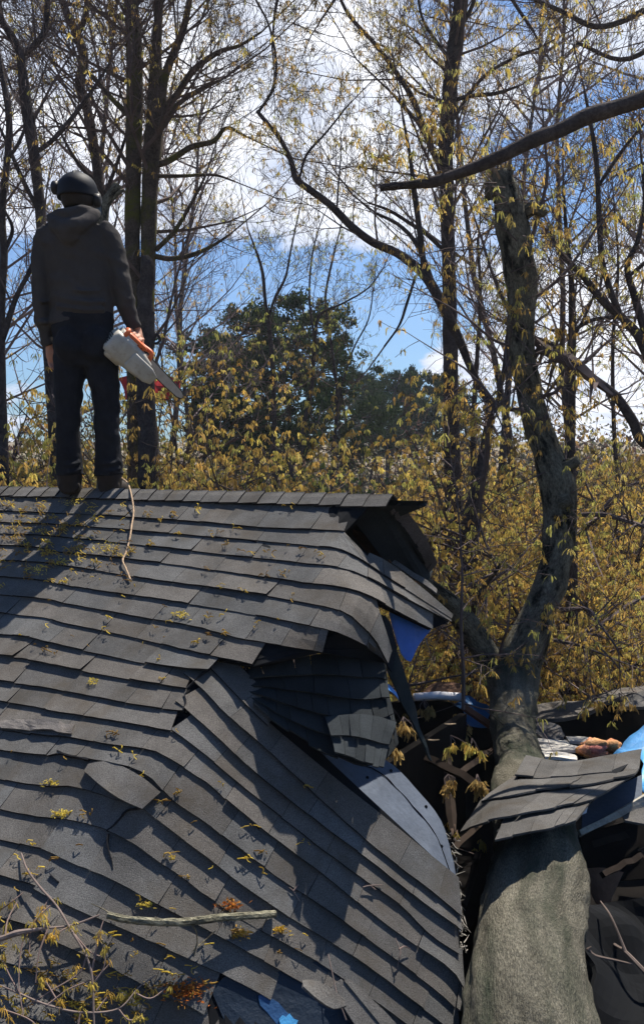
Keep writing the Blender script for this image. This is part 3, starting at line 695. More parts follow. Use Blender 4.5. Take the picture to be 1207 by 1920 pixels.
# rear roof wreck
rw = empty('collapsed_roof', P(1120, 1340, 7.2), 'collapsed rear roof edge in front of the yellow brush', 'roof debris')
mb = MB()
sheet(mb, [(960,1335,7.5),(1040,1318,7.5),(1090,1312,7.5),(1140,1296,7.5),(1190,1286,7.5),(1260,1280,7.5)], [(960,1350,7.1),(1045,1348,7.1),(1100,1338,7.1),(1125,1318,7.15),(1190,1300,7.2),(1260,1296,7.2)], 16, 3, .03, (1.1, 1.05, 1), .03, 5)
mb.build('shingles', M['shingle'], rw)
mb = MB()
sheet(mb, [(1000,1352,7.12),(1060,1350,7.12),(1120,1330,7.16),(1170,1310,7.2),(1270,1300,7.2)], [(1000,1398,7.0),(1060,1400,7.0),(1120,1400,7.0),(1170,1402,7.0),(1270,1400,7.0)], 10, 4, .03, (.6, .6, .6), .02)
mb.build('void_shade', M['shade_wood'], rw)  # black sheet added for the shaded void under the roof edge
mb = MB()
sheet(mb, [(1165,1310,7.1),(1190,1300,7.1),(1230,1295,7.1)], [(1172,1325,6.95),(1195,1322,6.9),(1230,1320,6.9)], 6, 3, .03, (1.2, 1.2, 1.2), .03, 6)
mb.build('shingle_curl', M['shingle'], rw)
mb = MB(); t_ = [P(1006+54*i/12, 1372+8*math.sin(i/12*3)-6, 6.6) for i in range(13)]
sheet(mb, [(1000,1356,6.7),(1025,1354,6.7),(1048,1362,6.65),(1060,1378,6.6)], [(1000,1372,6.5),(1020,1384,6.48),(1042,1386,6.46),(1055,1384,6.46)], 12, 5, .02, (.95, .95, .98), .015, 12)
tag(mb.build('shingle_scrap', M['shingle']), 'rounded grey shingle bundle just right of the trunk at the rear', 'roof debris')
r = random.Random(9)
for i, (x0, y0, x1, y1, Y, lb) in enumerate([(1003,1384,1060,1392,6.4,'short pale board right beside the trunk'), (1010,1400,1085,1402,6.1,'pale board lying behind the shingle slab'), (1060,1384,1130,1390,6.5,'pale board under the dark void of the collapsed roof'), (1015,1412,1075,1418,5.8,'narrow pale board at the top edge of the shingle slab'), (1085,1398,1150,1396,6.3,'weathered board beneath the orange insulation')]):
    mb = MB(); sheet(mb, [(x0, y0-4, Y+.2), ((x0+x1)/2, (y0+y1)/2-6, Y+.2), (x1, y1-4, Y+.2)], [(x0+6, y0+7, Y-.1), ((x0+x1)/2, (y0+y1)/2+5, Y-.1), (x1+8, y1+5, Y-.1)], 6, 2, .02, (r.uniform(.7, 1.2),)*3, .012, 8)
    tag(mb.build('plank', M['pale_wood']), lb, 'board')
mb = MB()
for i in range(26):
    c = P(1092+r.random()*72, 1402+r.uniform(-8, 14)-.1*r.random(), 5.95+r.uniform(-.12, .12)); rr = r.uniform(.02, .05)
    pts = [c+Vector((-rr*1.5, 0, 0)), c, c+Vector((rr*1.5, r.uniform(-.03, .03), r.uniform(0, .03)))]
    tube(mb, catmull(pts, 3), [rr*.3, rr*.6, rr*.8, rr, rr*.8, rr*.6, rr*.3], 7, (1, r.uniform(.7, 1.1), r.uniform(.7, 1.2)), True, .5, 20)
tag(mb.build('insulation', M['insul'], smooth=True), 'clump of orange fibre insulation beside the bright blue tarp', 'insulation')
tb = MB()
sheet(tb, [(1212,1346,6.2),(1230,1340,6.2),(1300,1330,6.2)], [(1150,1412,5.75),(1190,1425,5.6),(1300,1440,5.6)], 10, 8, .004, (1.3, 1.15, 1.1), .05, 6)
sheet(tb, [(1196,1408,5.5),(1230,1408,5.5),(1300,1400,5.5)], [(1198,1480,5.1),(1230,1500,5.1),(1300,1520,5.1)], 8, 6, .004, (1.5, 1.4, 1.2), .05, 8)
tag(tb.build('tarp', M['tarp'], smooth=True), 'bright light blue tarp spilling over the wreckage at the right edge', 'tarp')
tb = MB(); sheet(tb, [(858,1318,7.0),(888,1312,7.0),(920,1328,7.0)], [(856,1352,6.8),(885,1362,6.8),(918,1352,6.8)], 10, 6, .004, (.7, .75, .8), .09, 7)
tag(tb.build('tarp', M['tarp']), 'crumpled blue tarp scrap between the hole and the left side of the trunk', 'tarp')
mb = MB(); tube(mb, [P(776, 1307, 6.8), P(820, 1304, 6.85), P(866, 1307, 6.9)], .032, 10, (1, 1, 1), True, .15, 14)
tag(mb.build('gutter', M['white'], smooth=True), 'white tube like gutter lying behind the dark hole', 'gutter')
mb = MB(); sheet(mb, [(800,1290,7.1),(820,1280,7.1),(862,1284,7.1)], [(788,1303,6.9),(820,1300,6.9),(862,1302,6.9)], 8, 3, .02, (1, 1, 1), .02)
tag(mb.build('board_scrap', M['brown_board']), 'brown torn sheet lying on top of the white gutter', 'board')
mb = MB(); sheet(mb, [(868,1316,6.75),(890,1332,6.7),(920,1352,6.65)], [(866,1325,6.7),(888,1342,6.66),(918,1362,6.6)], 6, 2, .03, (1.2, 1.0, .9))
tag(mb.build('plank', M['brown_board']), 'reddish brown plank leaning on the crumpled blue tarp', 'board')
for i, (x, y) in enumerate([(812,1387),(843,1357)]):
    mb = MB(); tube(mb, [P(x-10, y, 5.6), P(x, y+1, 5.58), P(x+11, y, 5.55)], [.004, .006, .003], 4, (1, .8, .6))
    tag(mb.build('splinter', M['pale_wood']), ['pale splinter lying in the middle of the dark hole', 'pale splinter higher in the dark hole below the gutter'][i], 'splinter')
# broken pieces inside the pit
for x0, y0, Y0, x1, y1, Y1, w_, c_ in [(800,1420,5.6,905,1475,5.2,.03,.9),(835,1400,6.0,850,1560,4.9,.03,.7),(850,1590,4.4,905,1540,4.8,.02,1.),(862,1450,5.4,915,1410,5.9,.025,1.1),(868,1700,3.9,895,1610,4.3,.018,.9),(1110,1585,4.7,1200,1560,4.8,.025,.8),(1130,1640,4.3,1207,1600,4.5,.02,.7),(792,1400,6.2,838,1385,6.2,.02,1.2)]:
    mb = MB(); a3, b3 = P(x0, y0, Y0), P(x1, y1, Y1); d3 = b3-a3; r = random.Random(x0)
    tube(mb, [a3+d3*i/6+Vector((r.gauss(0, .003), 0, r.gauss(0, .003))) for i in range(7)], [w_]*6+[w_*.5], 4, (c_*.22, c_*.27, c_*.31))
    for k in range(8): e3 = b3+Vector((r.gauss(0, w_*.5), r.gauss(0, w_*.5), r.gauss(0, w_*.5))); tube(mb, [e3-d3.normalized()*.03, e3+d3.normalized()*r.uniform(.02, .07)], [.005, .001], 3, (c_*.6, c_*.7, c_*.8))
    mb.build('rafter', M['brown_board'], house)
# rear wall of the pit, coloured black in place of shade
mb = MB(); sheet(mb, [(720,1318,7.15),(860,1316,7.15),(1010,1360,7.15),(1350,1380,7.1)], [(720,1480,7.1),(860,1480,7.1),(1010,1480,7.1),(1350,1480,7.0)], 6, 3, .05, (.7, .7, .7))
mb.build('rear_knee_wall', M['shade_wood'], house)
# ------------------------------------------------------------------ plants: growing branches
def perp(d, r):
    a = Vector((r.gauss(0, 1), r.gauss(0, 1), r.gauss(0, 1))); a -= d*a.dot(d)
    return a.normalized() if a.length > 1e-6 else d.orthogonal().normalized()
def grow(mb, p, d, L, rad, lev, r, tips, up=.12, nchild=(4, 7), shrink=(.45, .7), wob=.25, minr=.0035, spread=(35, 65), sides=4, col=(1, 1, 1)):
    nseg = max(3, int(5-lev*.5)); pts = [p]; rads = [rad]; dd = d.normalized()
    for i in range(nseg):
        dd = (dd+perp(dd, r)*wob*r.random()+Vector((0, 0, up))).normalized()
        pts.append(pts[-1]+dd*L/nseg); rads.append(max(minr*.6, rad*(1-.8*(i+1)/nseg)))
    tube(mb, pts, rads, sides if lev < 2 else 3, col, False)
    if lev <= 0:
        tips.append((pts[-1], dd)); tips.append((pts[len(pts)//2], dd)); return
    k = r.randint(*nchild)
    for c in range(k):
        t = .25+.75*(c+r.random())/k; f = t*nseg; i = min(nseg-1, int(f)); q = pts[i].lerp(pts[i+1], f-i)
        bd = (pts[i+1]-pts[i]).normalized(); a = R(r.uniform(*spread))
        cd_ = bd*math.cos(a)+perp(bd, r)*math.sin(a)
        grow(mb, q, cd_, L*r.uniform(*shrink)*(1.1-.4*t), max(minr, rads[i]*r.uniform(.45, .65)), lev-1, r, tips, up, nchild, shrink, wob, minr, spread, 3, col)
    tips.append((pts[-1], dd))
def catkins(mb, p, r, size=.09, n=7, w=.007, cols=((1, 1, 1),)):
    c = r.choice(cols); v = r.uniform(.65, 1.25); c = (c[0]*v, c[1]*v, c[2]*v)
    for k in range(n):
        a = r.random()*6.283; o = Vector((math.cos(a), math.sin(a), 0)); q = p+o*r.random()*size*.35+Vector((0, 0, r.uniform(-.2, .2)*size))
        l = size*r.uniform(.4, 1.2); out = r.uniform(.05, .75)
        m_ = q+o*l*out*.5+Vector((0, 0, -l*.35)); e = q+o*l*out*.8+Vector((0, 0, -l*r.uniform(.3, 1.1))); ww = w*r.uniform(.7, 1.4)
        s_ = Vector((-o.y, o.x, 0))*ww
        if r.random() < .5: s_ = Vector((s_.y, -s_.x, 0))
        mb.add([q-s_*.5, q+s_*.5, m_+s_, m_-s_, e+s_*.5, e-s_*.5], [(0, 1, 2, 3), (3, 2, 4, 5)], c)
YEL = ((1, 1, 1), (1.1, .95, .8), (.85, 1.0, .9), (1.0, .8, .75), (.75, .62, .6), (1.15, 1.15, .9))
BRN = ((.9, .75, .8), (.75, .6, .7), (1, .9, .8), (.6, .5, .55))
def limb_from_px(mb, pts, Y, sides=10, bump=.12, mi=0, col=(1, 1, 1), bs=3.):
    """pts: (px, py, width px[, depth])"""
    q = []; n_ = len(pts)
    for i, t in enumerate(pts):
        y = t[3] if len(t) > 3 else (Y if not isinstance(Y, tuple) else Y[0]+(Y[1]-Y[0])*i/(n_-1))
        q.append((t[0], t[1], y, t[2]/2/F*y))
    P3 = catmull([P(a, b, c) for a, b, c, _ in q], 6); r3 = catr([x[3] for x in q], 6) if n_ > 2 else [q[0][3], q[1][3]]
    tube(mb, P3, r3, sides, col, True, bump, bs)
    return P3, r3
def traced_tree(name, label, limbs, Y, seed, L1=1.4, per=2.2, levels=2, cat=.25, csize=.10, group=None, bark='bark_dark', start=.25, cw=.0048, cols=YEL, bend=.12, category='tree', nchild=(4, 7), rr=.35, minr=.0035, twigcol='twig', cutlow=None):
    r = random.Random(seed); base = limbs[0][0]; b3 = P(base[0], base[1], Y if not isinstance(Y, tuple) else Y[0])
    root = empty(name, (b3.x, b3.y, 0), label, category, group)
    tr = MB(); br = MB(); ck = MB(); tips = []
    for li, L_ in enumerate(limbs):
        P3, r3 = limb_from_px(tr, L_, Y, 9 if L_[0][2] > 8 else 6)
        tot = sum((P3[i+1]-P3[i]).length for i in range(len(P3)-1)); k = int(tot*per); lim = start if li == 0 else .12
        for c in range(k):
            t = lim+(1-lim)*(c+r.random())/k; f = t*(len(P3)-1); i = min(len(P3)-2, int(f)); q = P3[i].lerp(P3[i+1], f-i)
            if cutlow and q.z < cutlow: continue
            bd = (P3[i+1]-P3[i]).normalized(); a = R(r.uniform(35, 75)); cd_ = bd*math.cos(a)+perp(bd, r)*math.sin(a)
            if cd_.z < -.2: cd_.z *= -.5
            sc = r.uniform(.5, 1.2)*(1.15-.5*t)
            grow(br, q, cd_, L1*sc, max(minr*1.3, min(r3[i]*rr, .035)*sc), levels, r, tips, bend, nchild, minr=minr)
        d = (P3[-1]-P3[-2]).normalized()
        if r3[-1] < .02:
            grow(br, P3[-1], d, L1, r3[-1]*.9, levels, r, tips, bend, nchild, minr=minr)
    for p, d in tips:
        if r.random() < cat: catkins(ck, p, r, csize, r.randint(6, 10), cw, cols)
    tr.build('trunk', M[bark], root, True); br.build('branches', M[twigcol], root)
    if ck.f: ck.build('catkins', M['catkin'], root)
    return root

# --- the big fallen tree
def fallen_tree():
    r = random.Random(11)
    root = empty('fallen_tree', P(985, 1500, 5), 'huge speckled grey tree trunk fallen through the roof with its forked limbs standing up', 'tree')
    tr = MB()
    base = [(1055,3300,560,1.6),(1020,2500,350,2.35),(1000,2150,285,2.78),(994,1920,246,3.15),(993,1800,220,3.5),(1000,1700,196,3.85),(1003,1620,172,4.25),(990,1520,132,4.9),(970,1440,98,5.7),(962,1380,86,6.3),(963,1320,86,6.65),(962,1270,100,6.95),(960,1235,92,7.1)]
    n_ = len(base); P3 = catmull([P(a, b, d) for a, b, c, d in base], 8); r3 = catr([c/2/F*d for a, b, c, d in base], 8)
    # root end buried in the yard in front of the house
    P3 = catmull(P3, 3); r3 = catr(r3, 3)
    for i in range(1, len(P3)-1): P3[i] = P3[i]+Vector((mnoise.noise(P3[i]*1.5), 0, mnoise.noise(P3[i]*1.5+Vector((5, 0, 0)))))*.035
    base_tube = MB(); tube(base_tube, P3, r3, 72, (1, 1, 1), True, .10, 2.6); vv = []
    for vi_, v in enumerate(base_tube.v):
        p = Vector(v); k_ = mnoise.noise(Vector((p.x*16, p.y*4, p.z*16)))*.016+mnoise.noise(Vector((p.x*38, p.y*9, p.z*38)))*.009
        c_ = P3[min(len(P3)-1, vi_//72)]; vv.append(tuple(p+(p-c_).normalized()*k_))
    base_tube.v = vv; tr = base_tube
    tr.build('trunk', M['bark_smooth'], root, True)
    lm = MB()
    limb_from_px(lm, [(958,1330,78,6.7),(966,1270,82,7.0),(985,1210,76,7.1),(1008,1150,66,7.2),(1032,1090,62,7.3),(1046,1020,58,7.35),(1048,960,62,7.4),(1045,905,66,7.4),(1025,850,56,7.45),(1005,790,50,7.5),(988,720,48,7.5),(978,650,48,7.5),(976,590,54,7.5),(978,530,58,7.5),(966,470,58,7.5),(958,410,60,7.5),(945,350,46,7.5),(936,322,30,7.5)], 7.4, 18, .16, bs=5.)
    limb_from_px(lm, [(955,1340,60,6.75),(940,1285,56,6.95),(915,1235,52,7.0),(880,1180,46,6.9),(850,1140,38,6.8),(820,1110,30,6.6),(780,1080,22,6.4)], 7, 14, .16, bs=5.)
    # broken stubs and knots
    limb_from_px(lm, [(1050,880,30,7.35),(1070,870,24,7.3),(1082,862,18,7.25)], 7.3, 9, .5, bs=12.)
    limb_from_px(lm, [(1055,940,40,7.3),(1070,935,26,7.25)], 7.3, 9, .5, bs=12.)
    limb_from_px(lm, [(985,395,30,7.5),(1005,390,26,7.45),(1022,400,16,7.4)], 7.3, 9, .5, bs=12.)
    limb_from_px(lm, [(925,370,30,7.5),(915,340,14,7.45)], 7.3, 7, .5, bs=12.)
    limb_from_px(lm, [(950,345,20,7.5),(958,318,8,7.45)], 7.3, 7, .5, bs=12.)
    lm.build('limb', M['bark'], root, True)
    sp_ = MB()
    for k in range(34):
        a_ = P(938+r.uniform(-16, 18), 338+r.uniform(-6, 22), 7.5+r.uniform(-.06, .06)); d_ = Vector((r.gauss(0, .25)-.1, r.gauss(0, .2), 1)).normalized()*r.uniform(.06, .3)
        tube(sp_, [a_-d_*.3, a_, a_+d_*.5, a_+d_], [.016, .016, .010, .002], 4, (r.uniform(.35, .9),)*3)
    sp_.build('snapped_top', M['wood'], root)
    br = MB(); tips = []
    for pts, L_ in [([(1045,1145,10,7.2),(1075,1142,9,7.1),(1103,1143,8,7.0),(1125,1172,6,6.9),(1155,1215,4,6.8),(1160,1240,3,6.8)], .4),
                    ([(1085,965,9,7.3),(1130,965,10,7.1),(1170,975,9,7.0),(1215,990,8,6.9)], .7), ([(1125,960,7,7.2),(1150,930,6,7.2),(1180,910,5,7.2),(1215,900,5,7.2)], .6),
                    ([(1038,1200,8,7.2),(1085,1210,6,7.1),(1125,1225,4,7.0)], .5), ([(1070,1195,10,7.4),(1120,1175,12,7.6),(1150,1155,10,7.7),(1185,1130,9,7.8),(1230,1110,8,7.9)], .6),
                    ([(928,1270,7,6.9),(940,1210,6,6.9),(950,1180,5,6.8),(955,1140,3,6.8)], .4), ([(980,770,9,7.4),(940,765,8,7.3),(928,755,7,7.2),(900,720,6,7.2),(870,690,4,7.2)], .6),
                    ([(1005,745,6,7.5),(1040,735,7,7.3),(1070,700,8,7.2),(1085,686,7,7.2)], .5), ([(928,760,9,7.3),(915,800,9,7.4),(912,850,9,7.5),(905,900,10,7.6)], .6),
                    ([(868,1330,8,6.3),(868,1260,8,6.3),(864,1180,7,6.3),(866,1080,5,6.3),(862,1000,4,6.3)], .7),
                    ([(1003,640,14,7.5),(1030,660,22,7.4),(1060,672,26,7.3),(1085,690,26,7.2)], .4),([(990,470,8,7.5),(1010,400,7,7.5),(1025,330,6,7.5),(1020,260,4,7.5)], .9),
                    ([(1000,560,6,7.5),(1050,520,7,7.5),(1090,470,5,7.5)], .8),([(960,600,7,7.5),(925,520,6,7.5),(900,440,4,7.5)], .8),([(980,650,6,7.5),(930,640,5,7.5),(880,600,4,7.5)], .8)]:
        q, rr = limb_from_px(br, pts, 7, 6, .1)
        for c in range(int(len(q)*.5)):
            i = r.randrange(1, len(q)-1); d = perp((q[i+1]-q[i]).normalized(), r)
            grow(br, q[i], d+Vector((0, 0, .2)), L_*r.uniform(.4, 1.1), max(.004, rr[i]*.5), 1, r, tips, -.02, (3, 5))
        grow(br, q[-1], (q[-1]-q[-2]), L_, rr[-1], 1, r, tips, .0)
    # epicormic twigs with drooping catkins round the standing limb
    lq = [(978,700),(985,600),(975,520),(965,430),(940,350),(1000,780),(1040,900),(1045,1000),(1020,1110),(860,1160),(990,650),(970,480),(955,380)]
    for x, y in lq*3:
        p = P(x+r.uniform(-25, 25), y+r.uniform(-40, 40), 7.4+r.uniform(-.15, .15))
        grow(br, p, Vector((r.uniform(-1, 1), r.uniform(-1, .4), r.uniform(-.3, .8))), r.uniform(.25, .8), .006, 1, r, tips, -.03, (3, 5))
    br.build('branches', M['twig'], root)
    ck = MB()
    for p, d in tips:
        if r.random() < .5: catkins(ck, p, r, .065, r.randint(7, 11), .0045, YEL)
    ck.build('catkins', M['catkin'], root)
fallen_tree()

# --- trees standing behind the house
traced_tree('tree', 'tall twin stemmed mossy tree rising just right of the man', [
    [(254,1400,34),(252,900,28),(250,640,27),(248,470,28),(250,330,30),(252,200,32),(252,90,30),(246,0,26),(240,-160,20),(236,-330,12)],
    [(276,1400,32),(276,900,26),(276,640,26),(278,470,28),(282,330,32),(290,230,34),(292,130,24),(296,50,18),(302,-60,15),(310,-260,9)],
    [(300,235,22),(308,150,16),(330,90,15),(345,50,13),(358,-20,10),(372,-160,6)],
    [(292,310,12),(320,300,12),(360,275,11),(400,265,9),(425,240,7),(460,255,4)],
    [(300,215,12),(330,180,13),(365,130,12),(410,98,9),(450,85,6),(490,60,4)],
    [(296,250,10),(325,205,10),(370,170,7),(415,150,5)],
    [(288,480,10),(320,485,10),(360,478,9),(400,460,6),(430,440,4)], [(292,470,9),(330,430,8),(365,370,6),(385,330,4)],
    [(286,330,8),(340,330,7),(400,328,5),(440,340,3)],
    [(246,220,12),(215,190,10),(180,150,9),(150,120,6)]], 11.5, 21, L1=2.0, per=2.8, levels=3, nchild=(3, 5), cat=.07, csize=.07, bark='bark_moss', start=.42, cutlow=4.8)
traced_tree('tree', 'slender leaning tree with a forked top at the far left', [
    [(150,1350,34),(110,900,26),(88,600,22),(78,420,20),(66,300,20),(52,210,22),(42,130,16),(38,100,16),(18,60,14),(0,28,12),(-25,-60,10),(-60,-200,6)],
    [(40,105,12),(65,85,12),(83,60,11),(90,10,10),(88,-60,8),(80,-160,5)], [(62,290,9),(100,262,9),(140,215,8),(180,160,6),(205,120,4)],[(75,400,9),(40,330,8),(10,260,6),(-20,200,4)]], 9.8, 22, L1=1.7, per=2.8, levels=3, nchild=(3, 5), cat=.04, csize=.06, start=.4, cutlow=4.8)
traced_tree('tree', 'slender crooked tree behind the helmet of the man', [
    [(230,1380,30),(215,900,22),(200,560,20),(192,400,18),(180,300,18),(165,210,18),(150,160,18),(158,110,18),(142,60,16),(125,20,14),(108,-30,11),(95,-150,7)],
    [(145,68,10),(160,30,10),(165,-20,8),(170,-120,5)], [(188,350,8),(150,310,7),(120,260,5),(95,200,3)], [(192,380,8),(222,300,7),(235,260,5)]], 12.5, 23, L1=1.8, per=2.8, levels=3, nchild=(3, 5), cat=.04, csize=.06, start=.4, cutlow=4.8)
traced_tree('tree', 'thin dark bent tree at the left edge of the photo', [
    [(20,1300,22),(8,900,20),(2,620,16),(8,480,14),(4,400,14),(14,300,12),(18,230,12),(8,160,10),(-5,80,9),(-15,-40,7)],
    [(10,470,8),(24,430,7),(10,395,5)], [(15,300,7),(40,260,6),(60,200,4)], [(4,640,12),(30,560,10),(60,500,8),(80,430,5)]], 8.6, 24, L1=1.3, per=2.6, levels=3, nchild=(3, 4), cat=.05, csize=.06, start=.35, cutlow=4.6)
traced_tree('tree', 'tall straight tree behind the diagonal bough', [
    [(850,1300,40),(850,1000,34),(846,800,30),(844,650,28),(841,500,26),(838,400,26),(836,280,27),(842,180,28),(852,90,28),(864,0,26),(874,-120,20),(880,-300,12)],
    [(834,330,14),(805,270,12),(775,190,11),(745,140,9),(700,80,8),(655,30,7),(630,-20,5)], [(838,390,9),(818,300,8),(790,240,7),(740,180,5)], [(845,190,8),(880,180,8),(930,175,7),(975,160,4)],
    [(850,120,7),(812,70,7),(790,30,5),(780,-30,4)], [(845,230,7),(900,150,7),(960,110,6),(1010,90,4)], [(858,60,8),(885,10,7),(900,-60,5)], [(842,480,8),(800,440,8),(770,420,7),(730,395,6),(690,380,3)]], 12., 25, L1=2.1, per=2.8, levels=3, nchild=(3, 5), cat=.15, start=.35, cutlow=5.2, csize=.08)
traced_tree('tree', 'dark tree whose long arching limb sweeps up to the left', [
    [(872,1300,44),(880,1000,34),(892,930,28),(906,860,22),(918,770,17),(905,735,15),(882,690,14),(862,640,16),(838,590,20),(815,545,20),(790,510,18),(745,475,17),(700,455,16),(660,425,15),(620,385,14),(580,355,13),(555,335,12),(545,300,10),(525,260,9),(502,232,8),(482,208,7)],
    [(795,510,12),(790,460,11),(782,400,11),(775,350,10),(768,290,7),(755,220,5)], [(486,208,6),(510,170,6),(518,120,5),(505,50,4),(480,0,4)], [(560,340,5),(575,290,5),(610,250,4),(650,200,3)],
    [(820,560,9),(800,500,9),(775,450,8),(745,420,7),(705,400,5)], [(778,520,6),(762,570,6),(748,610,5),(720,650,4)], [(930,760,8),(945,690,10),(950,640,9),(958,560,6)]], 10., 26, L1=1.3, per=1.2, cat=.30, start=.45, cutlow=5.2, csize=.08)
traced_tree('tree', 'small straight tree behind the standing limb of the fallen trunk', [
    [(1072,1300,26),(1070,1000,22),(1068,840,20),(1070,700,18),(1072,600,14),(1070,520,11),(1062,450,8),(1055,350,5)], [(1074,620,7),(1110,600,7),(1160,595,6),(1207,596,4)], [(1072,640,6),(1110,560,5),(1120,500,3)]], 9.6, 27, L1=1.3, per=2.4, cat=.3, start=.4, cutlow=5.2, csize=.08)
traced_tree('tree', 'dark branching tree leaning in from the right edge', [
    [(1420,1300,60),(1350,1000,44),(1270,800,32),(1207,650,20),(1170,600,16),(1130,565,15),(1090,515,12),(1055,480,10),(1030,440,6)],
    [(1160,590,13),(1130,500,11),(1122,400,10),(1118,310,9),(1108,240,7),(1095,170,5)], [(1215,640,18),(1190,560,14),(1175,500,12),(1195,450,9),(1207,380,7),(1200,280,4)],
    [(1290,860,20),(1207,830,20),(1185,790,20),(1150,740,18),(1085,690,14),(1040,650,9),(1005,635,5)], [(1120,350,7),(1160,290,7),(1207,230,5)], [(1175,520,8),(1220,480,7),(1260,420,5)]], 8.8, 28, L1=1.3, per=2.0, levels=3, nchild=(3, 5), cat=.06, start=.3, cutlow=5.2, csize=.07)
# big bough across the upper right, carried by a trunk outside the frame
traced_tree('tree', 'thick broken dark bough slanting across the upper right from a tree outside the picture', [
    [(1680,2000,120),(1640,1200,100),(1600,700,88),(1560,300,76),(1500,120,50),(1350,130,36),(1207,184,31),(1150,203,30),(1100,218,31),(1050,243,27),(1000,262,28),(950,287,24),(900,310,24),(850,328,20),(815,340,22),(790,344,17),(760,347,14),(735,349,15),(712,352,13.5)],
    [(1560,300,60),(1570,0,50),(1590,-400,30)]], 6.2, 29, L1=.6, per=.45, cat=.3, csize=.06, start=.7, cutlow=6)
# hanging spray of catkins along the top of the view, from the same kind of tree
traced_tree('tree', 'pale leafy canopy of drooping catkins across the top right', [
    [(1750,1500,80),(1650,900,60),(1500,300,44),(1300,20,30),(1150,-60,22),(1000,-90,16),(850,-120,12),(700,-110,9),(560,-100,7),(420,-90,5)],
    [(1250,0,12),(1130,50,10),(1050,20,8),(960,-20,6)], [(1300,20,12),(1180,110,9),(1080,80,6)], [(700,-110,6),(640,-20,6),(600,40,4)], [(560,-100,6),(520,0,6),(510,90,4)], [(1400,150,12),(1300,260,10),(1220,300,7),(1150,330,4)],
    [(930,-110,8),(950,-20,7),(1000,60,5)], [(430,-90,6),(400,-20,5),(380,30,4)], [(330,-120,6),(320,-40,5),(300,20,4)]], 11.5, 30, L1=.95, per=1.6, cat=.38, start=.35, cutlow=6, csize=.07, bend=-.06, nchild=(3, 6), cols=((.75, .72, .75), (.9, .8, .8), (.6, .55, .6), (1, 1, .9)))
# thin bare trees in front of the pines
for (lb, limbs, Y, sd_, c) in [
    ('thin budding tree with a high fork in front of the left pine', [[(514,1200,16),(515,920,14),(514,800,13),(512,700,12),(505,620,11),(497,560,9),(492,510,8),(480,470,6),(465,430,4)], [(502,600,8),(515,560,8),(535,520,7),(545,470,5),(560,400,4)]], 19, 41, .4),
    ('thin dark tree curving up between the two middle pines', [[(556,1200,14),(558,920,12),(570,800,11),(585,720,10),(590,640,9),(600,590,7),(640,570,5),(690,540,4),(720,500,3)], [(590,640,7),(580,560,6),(585,480,5),(600,420,3)]], 20, 42, .3),
    ('thin pale budding tree standing left of the tall straight tree', [[(620,1200,14),(622,920,12),(628,820,9),(632,740,8),(620,640,7),(610,560,6),(625,480,5),(640,420,3)], [(630,760,6),(660,660,5),(690,600,4),(700,540,3)]], 22, 43, .4),
    ('thin twiggy sapling right of the man below the clouds', [[(330,1200,14),(340,960,12),(335,880,9),(325,800,7),(310,720,5),(300,650,4)], [(335,880,6),(370,800,5),(400,740,4),(420,700,3)]], 13, 44, .5),
    ('dark slanting trunk behind the fallen tree limb', [[(885,1300,20),(890,1000,18),(886,820,14),(892,700,12),(900,560,9),(895,450,6)]], 13, 45, .45),
    ('grey thin tree at the right edge behind the brush', [[(1160,1250,14),(1158,950,12),(1150,800,11),(1148,650,9),(1158,500,7),(1150,380,5)]], 14, 46, .4)]:
    traced_tree('slender_tree', lb, [[(a_[0], a_[1], a_[2]*.75) for a_ in l_] for l_ in limbs], Y, sd_, L1=1.5 if Y > 15 else 1.0, per=1.2, cat=c*.6, start=.3, csize=.08, cutlow=5.0, cols=((.7, .95, .8), (.8, 1, .8), (1, 1, 1)), minr=.005 if Y > 15 else .0035, group='slender trees behind the house')
# bare trees further back that fill the sky with fine twigs
def bare_proto(seed, H):
    r = random.Random(seed); tr = MB(); br = MB(); ck = MB(); tips = []; pts = [Vector((0, 0, -.5))]; d = Vector((0, 0, 1))
    for i in range(9): d = (d+perp(d, r)*.13+Vector((0, 0, .25))).normalized(); pts.append(pts[-1]+d*H/9)
    tube(tr, pts, [.10*(1-.088*i) for i in range(10)], 7)
    for c in range(30):
        f = r.uniform(3., 8.9); i = int(f); q_ = pts[i].lerp(pts[i+1], f-i); cd_ = perp(d, r)+Vector((0, 0, r.uniform(.3, 1.3)))
        grow(br, q_, cd_, H*.23*r.uniform(.6, 1.2)*(1.2-f/14), .035, 3, r, tips, .12, (3, 5), minr=.0045)
    for p, _ in tips:
        if r.random() < .08: catkins(ck, p, r, .10, 4, .009, YEL+BRN)
    out = []
    for mbx, nm, mt, sm in [(tr, 'trunk', M['bark_dark'], True), (br, 'branches', M['far_twig'], False), (ck, 'catkins', M['catkin'], False)]:
        o = mbx.build(nm, mt, None, sm); out.append((nm, o.data)); bpy.data.objects.remove(o)
    return out
M['far_twig'] = material('far_twig_bark', (.19, .15, .15), .9, (.7, 1.3), 3., spec=.05)
bp_ = [bare_proto(61, 14), bare_proto(62, 13), bare_proto(63, 15)]
rb0 = random.Random(8)
